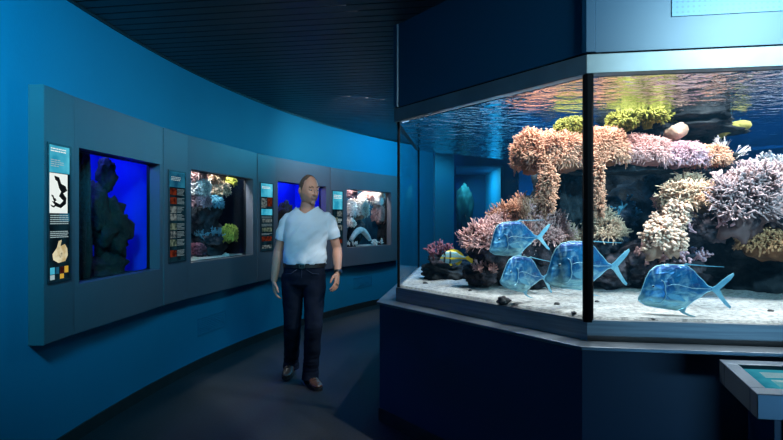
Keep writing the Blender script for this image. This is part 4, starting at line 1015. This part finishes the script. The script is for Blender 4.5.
def hand(wr, d, t, nrm, curl=.45, sc=1.0):
    """d finger direction, t thumb side, nrm palm side"""
    d = V3(d).normalized(); t = V3(t); t = (t - d * t.dot(d)).normalized(); nn = V3(nrm); nn = (nn - d * nn.dot(d) - t * nn.dot(t)).normalized(); wr = V3(wr)
    P_ = lambda a, b, c: wr + (d * a + t * b + nn * c) * sc
    # palm as a loft of flat rings
    V = []; Fc = []; n = 18; rings = [(-.02, .024, .019), (.01, .028, .018), (.04, .038, .0165), (.07, .042, .015), (.095, .041, .012)]
    for a, rt, rn in rings:
        for j in range(n):
            q = 2 * math.pi * j / n; V.append(P_(a, rt * math.cos(q), rn * math.sin(q) + .10 * a))
    for i in range(len(rings) - 1):
        for j in range(n): Fc.append((i * n + j, i * n + (j + 1) % n, (i + 1) * n + (j + 1) % n, (i + 1) * n + j))
    Fc.append(tuple(range(n))[::-1]); Fc.append(tuple((len(rings) - 1) * n + j for j in range(n))); B.add(V, Fc)
    for b, l, r0, sp in ((.031, .074, .0092, .10), (.0105, .083, .0095, .03), (-.0105, .077, .0092, -.04), (-.031, .060, .0082, -.12)):
        p = P_(.082, b, .008); ca = .12; pts = [p]
        for s_, k in ((.45, 1.0), (.32, 1.5), (.25, 1.2)):
            ca += curl * k * .62; dr = (d * math.cos(ca) + nn * math.sin(ca) + t * sp).normalized(); pts.append(pts[-1] + dr * l * s_ * sc)
        B.tube(pts, [r0 * sc, r0 * .96 * sc, r0 * .86 * sc, r0 * .66 * sc], 10); B.ell(pts[-1], (r0 * .68,) * 3, 2); B.ell(pts[0], (r0 * 1.05,) * 3, 2)
    p = P_(.018, .028, .006); q = p + (d * .65 + t * .62 + nn * .30).normalized() * .038; r_ = q + (d * .88 + t * .25 + nn * .35).normalized() * .030; s_ = r_ + (d * .95 + t * .05 + nn * .30).normalized() * .022
    B.tube([p, q, r_, s_], [.0150, .0120, .0108, .0078], 10); B.ell(s_, (.008,) * 3, 2)
SHR, ELR, WRR = (-.138, .008, 1.415), (-.222, .045, 1.135), (-.247, -.010, .878)
SHL, ELL, WRL = (.216, .008, 1.422), (.286, .045, 1.150), (.306, -.115, .955)
arm(SHR, ELR, WRR); arm(SHL, ELL, WRL)
hand(WRR, (.02, -.14, -1), (.25, -1, 0), (1, .25, 0), .42)
hand(WRL, (.03, -.42, -.9), (-.25, -1, 0), (-1, .25, 0), .38)
HIPR, KNR, ANR = V3((-.085, .0, .92)), V3((-.090, -.005, .505)), V3((-.150, .275, .115))
HIPL, KNL, ANL = V3((.100, .0, .92)), V3((.105, -.12, .515)), V3((.062, .010, .090))
for h_, k_, a_, t_ in ((HIPR, KNR, ANR, V3((-.155, .13, .035))), (HIPL, KNL, ANL, V3((.115, -.125, .035)))):
    B.tube([h_, h_.lerp(k_, .3), h_.lerp(k_, .7), k_, k_.lerp(a_, .25), k_.lerp(a_, .6), a_], [.085, .082, .065, .055, .055, .047, .038], 18)
    B.tube([a_ + V3((0, 0, .02)), a_ + V3((0, 0, -.03)), a_.lerp(t_, .5) + V3((0, 0, -.022)), t_.lerp(a_, .15) + V3((0, 0, -.004))], [.034, .030, .022, .018], 12)
me = remeshed(B, .0042, 3, .5)
man = place_mesh(me, 'person', [M_skin, M_stub, M_lip])
HRi = HR.inverted()
for p in me.polygons:
    q = HRi @ (V3(p.center) - HC)
    if q.length < .2 and q.z < -.028 and q.y < .02 and q.z > -.16:
        if abs(q.x) < .024 and -.075 < q.z < -.056 and q.y < -.085: p.material_index = 2
def sst(a, b, x): t = min(1, max(0, (x - a) / (b - a))); return t * t * (3 - 2 * t)
bv = []
for v in me.vertices:                                         # short stubble on the jaw, chin and upper lip
    q = HRi @ (v.co - HC); k = 0.0
    if q.length < .22:
        cheek = -.030 - .030 * sst(.075, .02, abs(q.x)) * (q.y < -.05) + .018 * sst(-.04, .02, q.y)
        k = sst(cheek + .010, cheek - .012, q.z) * sst(.045, .0, q.y) * sst(-.165, -.13, q.z)
        if q.y < -.085: k = max(k, sst(-.040, -.046, q.z) * sst(.034, .022, abs(q.x)))
    bv.append(k)
at = me.attributes.new('tip', 'FLOAT', 'POINT'); at.data.foreach_set('value', bv)
man.location = (MX, MY, 0)
tag(man, 'person in white V-neck t-shirt and dark jeans walking along the corridor, looking sideways', 'person')
def soften(bm, ok, it):
    """even out the cut edge of an open garment"""
    be = [e for e in bm.edges if e.is_boundary]; nb = {}
    for e in be:
        a, b = e.verts; nb.setdefault(a, []).append(b); nb.setdefault(b, []).append(a)
    vs_ = [v for v in nb if len(nb[v]) == 2 and ok(v.co)]
    for _ in range(it):
        new = {v: v.co * .4 + (nb[v][0].co + nb[v][1].co) * .3 for v in vs_}
        for v, c in new.items(): v.co = c
# cropped hair: a thin cap over the crown, back and sides
Hm = MB(); head_mesh(Hm, 1.028, 64, 48); hm = bpy.data.meshes.new('hair'); hm.from_pydata(Hm.v, [], Hm.f)
def no_hair(c, n_):
    q = HRi @ (V3(c) - HC)
    front = -.020 if q.z > .055 else -.030 + (.055 - q.z) * .30
    if q.z > .085: front = -.040 + (q.z - .085) * .3
    if q.z < -.02: front = .035
    return q.y < front or q.z < -.062
cull(hm, no_hair); bm = bmesh.new(); bm.from_mesh(hm); soften(bm, lambda c: True, 8); bm.to_mesh(hm); bm.free()
place_mesh(hm, 'hair', [M_hair], man)
for s_ in (-1, 1):
    e = MB().ell(hp(s_ * .031, -.0835, .008), (.0115, .009, .0075), 2, HR).build('eye', M_eyew, man, smooth=True)
    MB().ell(hp(s_ * .031 + .003, -.0905, .006), (.0055, .003, .0055), 2, HR).build('pupil', M_pup, e, smooth=True)
    MB().tube([hp(s_ * .014, -.0985, .030), hp(s_ * .030, -.0965, .036), hp(s_ * .050, -.084, .030)], [.003, .0042, .0025], 6).build('eyebrow', M_hair, man, smooth=True)
# t-shirt
T = MB()
T.loft([(1.020, .012, 0, .182, .128), (1.06, .012, 0, .186, .130), (1.12, .014, 0, .180, .124), (1.22, .022, 0, .180, .126), (1.32, .030, 0, .186, .130), (1.38, .034, .004, .190, .118), (1.42, .035, .008, .190, .098), (1.445, .035, .010, .172, .088), (1.47, .035, .010, .138, .082), (1.495, .034, .012, .100, .077), (1.535, .036, .012, .080, .073)], 40)
def sleeve(sh, el):
    s_, e_ = V3(sh), V3(el); ax = (e_ - s_)
    o_ = math.copysign(1, sh[0])
    T.tube([V3((.03 + o_ * .08, .008, 1.425)), s_ + V3((-o_ * .012, 0, -.006)), s_ + ax * .12 + V3((o_ * .005, 0, .0)), s_ + ax * .35 + V3((o_ * .003, 0, 0)), s_ + ax * .70], [.042, .049, .054, .053, .054], 22)
    return s_ + ax * .66, ax.normalized()
ends = [sleeve(SHR, ELR), sleeve(SHL, ELL)]
tm = remeshed(T, .0065, 12, .5)
for v in tm.vertices:                                         # soft folds
    p = v.co; k = noise.noise(V3((p.x * 7 + p.z * 5, p.y * 6, p.z * 9))) * .009 + noise.noise(V3((p.x * 16 + 5, p.y * 10, p.z * 24 - p.x * 18))) * .006
    hem = max(0, 1 - (p.z - 1.02) / .12); k += .006 * hem * math.sin(p.x * 60 + 8 * noise.noise(p * 5))
    v.co = p + v.normal * (k + .001)
def shirt_cut(c, n_):
    x = c.x - .030
    if c.y < .03 and c.z > 1.448 + abs(x) * .72 and abs(x) < .2: return True
    if c.y >= .03 and c.z > 1.505: return True
    if c.z > 1.515: return True
    return False
cull(tm, shirt_cut)
bm = bmesh.new(); bm.from_mesh(tm)                            # clean straight hems
bmesh.ops.bisect_plane(bm, geom=bm.verts[:] + bm.edges[:] + bm.faces[:], plane_co=(0, 0, 1.030), plane_no=(0, 0, 1), clear_inner=True)
for e, ax in ends:
    pd = lambda c: ((c - e) - ax * (c - e).dot(ax)).length
    near = [f for f in bm.faces if pd(f.calc_center_median()) < .068 and abs(f.calc_center_median().x - .03) > .168 and -.05 < (f.calc_center_median() - e).dot(ax) < .12]
    gg = set(near); [gg.update(f.verts) or gg.update(f.edges) for f in near]
    bmesh.ops.bisect_plane(bm, geom=list(gg), plane_co=e - ax * .004, plane_no=ax, clear_outer=True)
soften(bm, lambda c: True, 14)
bm.to_mesh(tm); bm.free()
ts = place_mesh(tm, 't_shirt', [M_shirt], man); so = ts.modifiers.new('s', 'SOLIDIFY'); so.thickness = .006; so.offset = 0
# jeans
J = MB()
J.loft([(.80, .008, .0, .07, .06), (.86, .008, 0, .168, .125), (.94, .010, 0, .182, .130), (1.00, .012, 0, .176, .124), (1.035, .012, 0, .172, .120)], 36)
for h_, k_, a_ in ((HIPR, KNR, ANR), (HIPL, KNL, ANL)):
    J.tube([h_ + V3((0, 0, .02)), h_.lerp(k_, .25), h_.lerp(k_, .6), k_, k_.lerp(a_, .3), k_.lerp(a_, .65), k_.lerp(a_, .93) + V3((0, -.005, 0)), a_ + V3((0, -.018, -.052))], [.098, .098, .084, .074, .072, .068, .068, .074], 22)
jm = remeshed(J, .0075, 4, .5)
for v in jm.vertices:
    p = v.co; k = noise.noise(V3((p.x * 9, p.y * 9, p.z * 14))) * .006
    low = max(0, 1 - abs(p.z - .16) / .14) + .6 * max(0, 1 - abs(p.z - .5) / .08); k += .007 * low * noise.noise(V3((p.x * 8, p.y * 8, p.z * 45)))
    v.co = p + v.normal * k
jn = place_mesh(jm, 'jeans', [M_jeans], man)
m_ = MB(); m_.tube([V3((.045, -.128, .99)), V3((.10, -.124, .955)), V3((.15, -.10, .95))], .0025, 5); m_.tube([V3((-.03, -.128, .99)), V3((-.08, -.126, .955)), V3((-.13, -.105, .95))], .0025, 5); m_.tube([V3((.012, -.130, 1.0)), V3((.010, -.131, .94)), V3((.006, -.115, .88))], .002, 5)
m_.build('seams', mat('denim_seam', (.03, .04, .07), rough=.8), jn, smooth=True)
# belt and buckle
oo = [(.012 + .182 * math.cos(2 * math.pi * i / 48), .132 * math.sin(2 * math.pi * i / 48)) for i in range(48)]; ii = [(.012 + .170 * math.cos(2 * math.pi * i / 48), .12 * math.sin(2 * math.pi * i / 48)) for i in range(48)]
bl = MB().ring(oo, ii, 1.002, 1.037).build('belt', M_belt, man)
m_ = MB(); m_.bx(-.012, .036, -.140, -.132, 1.0, 1.006); m_.bx(-.012, .036, -.140, -.132, 1.033, 1.039); m_.bx(-.012, -.006, -.140, -.132, 1.0, 1.039); m_.bx(.030, .036, -.140, -.132, 1.0, 1.039); m_.bx(.006, .03, -.141, -.137, 1.017, 1.021)
m_.build('buckle', M_metal, bl)
# shoes
def shoe(a, yaw, lift, name='shoe'):
    """a: point on the floor under the ankle; the toe points to -y before yaw"""
    Rz = Matrix.Rotation(yaw, 3, 'Z') @ Matrix.Rotation(lift, 3, 'X'); V = []; Fc = []; n = 22
    rings = [(.085, .010, .030, .020, .075), (.078, .004, .034, .028, .085), (.055, 0, .038, .035, .098), (.02, 0, .040, .040, .104), (-.03, 0, .040, .042, .098), (-.075, .0, .043, .046, .078), (-.12, 0, .048, .048, .062), (-.16, 0, .047, .045, .052), (-.195, .002, .036, .034, .045), (-.215, .010, .016, .015, .034)]
    for y, z0, wb, wt, h in rings:
        for j in range(n):
            q = 2 * math.pi * j / n; c, s_ = math.cos(q), math.sin(q)
            zz = .016 + z0 + (h - .016) * (.5 + .5 * math.copysign(abs(s_) ** .7, s_)); wv = wb + (wt * .55 - wb) * max(0, s_) ** 1.4
            V.append(V3((wv * math.copysign(abs(c) ** .7, c), y, zz)))
    for i in range(len(rings) - 1):
        for j in range(n): Fc.append((i * n + j, (i + 1) * n + j, (i + 1) * n + (j + 1) % n, i * n + (j + 1) % n))
    Fc.append(tuple(range(n))); Fc.append(tuple((len(rings) - 1) * n + j for j in range(n))[::-1])
    a = V3(a); up = MB().add([a + Rz @ v for v in V], Fc).build(name, M_shoe, man, smooth=True)
    out = [(.034 * s_, y) for s_, y in ()]
    prof = [(.088, .012), (.080, .030), (.05, .040), (0, .041), (-.06, .044), (-.12, .051), (-.165, .049), (-.20, .036), (-.220, .014)]
    pts = [(w_, y) for y, w_ in prof] + [(-w_, y) for y, w_ in prof[::-1]]
    k = len(pts); Vs = [a + Rz @ V3((x, y, z)) for z in (0, .022) for x, y in pts]
    MB().add(Vs, [tuple(range(k)), tuple(range(k, 2 * k))[::-1]] + [(i, k + i, k + (i + 1) % k, (i + 1) % k) for i in range(k)]).build('sole', M_sole, up)
    m_ = MB()
    for i in range(4):
        y = -.045 - i * .022; zt = .096 - i * .0105; m_.tube([a + Rz @ V3((-.020, y, zt - .004)), a + Rz @ V3((0, y - .004, zt + .003)), a + Rz @ V3((.020, y, zt - .004))], .0028, 5)
    m_.build('laces', M_sole, up, smooth=True)
shoe((ANL.x, ANL.y + .0, .001), math.radians(28), 0)
shoe((ANR.x, ANR.y + .01, .010 + .045), math.radians(-4), math.radians(11))
# wristwatch on the arm at the right of the picture
wd = (V3(WRL) - V3(ELL)).normalized(); wc = V3(WRL) - wd * .012
strap = MB().tube([wc - wd * .010, wc + wd * .010], [.0315, .0305], 20).build('wristwatch', M_belt, man, smooth=False)
fx = V3((.85, -.45, .25)); fx = (fx - wd * fx.dot(wd)).normalized()
MB().tube([wc + fx * .026, wc + fx * .038], [.019, .018], 18).build('watch_case', M_metal, strap)
# ================================================================== LIGHT
C_WARM = (1.0, .96, .92); C_COOL = (.86, .95, 1.0); C_BLUE = (.03, .62, 1.0)
# metal-halide spots in the hood above the water, along the front panes
for i, (x, y, e) in enumerate(((1.12, 2.78, 180), (1.75, 2.58, 180), (2.35, 2.50, 175), (.62, 3.45, 170), (1.5, 3.6, 60), (2.75, 3.3, 90))):
    light('tank_spot', 'SPOT', (x, y, 2.72), (x + .03, y + .08, 1), e, C_WARM, .03, 130, .5)
# blue actinic lamps over the back of the tank
light('tank_blue', 'AREA', (1.2, 5.0, 2.6), (1.2, 5.0, 1), 70, (.05, .50, 1.0), .8)
light('tank_blue', 'AREA', (2.9, 4.2, 2.6), (2.9, 4.4, 1), 75, (.05, .45, 1.0), .6)
# wall tanks: a strip lamp under each lid, its long side along the window
def wl(key, e, c, y=.30, ty=.35, tz=None):
    P = WINS[key]; xm = (P.x0 + P.x1) / 2; p = P.world(xm, y, P.top - .03); q = P.world(xm, ty, P.floor if tz is None else tz)
    l = light('wall_tank_lamp', 'AREA', p, q, e, c, (P.x1 - P.x0) * .85, size_y=.10)
    zz = (p - q).normalized(); xx = Vector((P.u.x, P.u.y, 0)); yy = zz.cross(xx).normalized()
    l.rotation_euler = Matrix((xx, yy, zz)).transposed().to_euler()
wl('w1', 13, (.05, .09, 1.0), .42, .55, 1.2); wl('w2', 30, (.80, .95, 1.0), .20, .26); wl('w3', 16, (.05, .10, 1.0), .42, .55, 1.3); wl('w4', 24, (1, .97, .95), .18, .26)
# room: blue wall washers, a spot aimed at the man, unseen fills added for panels and base
light('wall_washer', 'AREA', (-.9, .7, 2.68), (-2.1, 2.5, 2.25), 52, C_BLUE, .5, spread=84)
light('far_washer', 'POINT', (.75, 8.0, 2.66), (0, 9, 2.5), 100, (.05, .62, 1.0), .1)
light('tank_blue', 'AREA', (2.2, 5.2, 2.6), (2.4, 5.3, 1), 50, (.05, .45, 1.0), .6)
light('path_spot', 'SPOT', (-.05, 1.3, 2.68), (-.70, 4.4, 1.66), 85, (1, .95, .92), .08, 21, .9)
light('hood_wash', 'AREA', (1.95, .6, 2.70), (1.8, 2.35, 2.40), 34, (.46, .84, 1.0), .5, size_y=.12, spread=75)
light('base_fill', 'AREA', (2.3, -.3, .33), (1.7, 2.3, .55), 8, (.22, .60, 1.0), 1.2, size_y=.16, spread=120)  # unseen low fill added to brighten the tank base
light('band_fill', 'AREA', (-.35, 3.2, 2.68), (-1.9, 4.4, 1.9), 5, (.70, .82, 1.0), .6, spread=100)  # unseen fill, like the next one, added to light the grey panels
light('band_fill', 'AREA', (-.30, 5.8, 2.68), (-.9, 7.4, 1.9), 10, (1, .90, 1.0), .5, spread=100)
light('alcove_lamp', 'AREA', (1.2, 8.3, 2.1), (1.5, 8.3, 1.2), 15, (.08, .72, 1.0), .3)
light('column_lamp', 'SPOT', (.35, 6.6, 2.6), (.75, 7.2, 1.2), 40, (.08, .72, 1.0), .1, 80, .7)
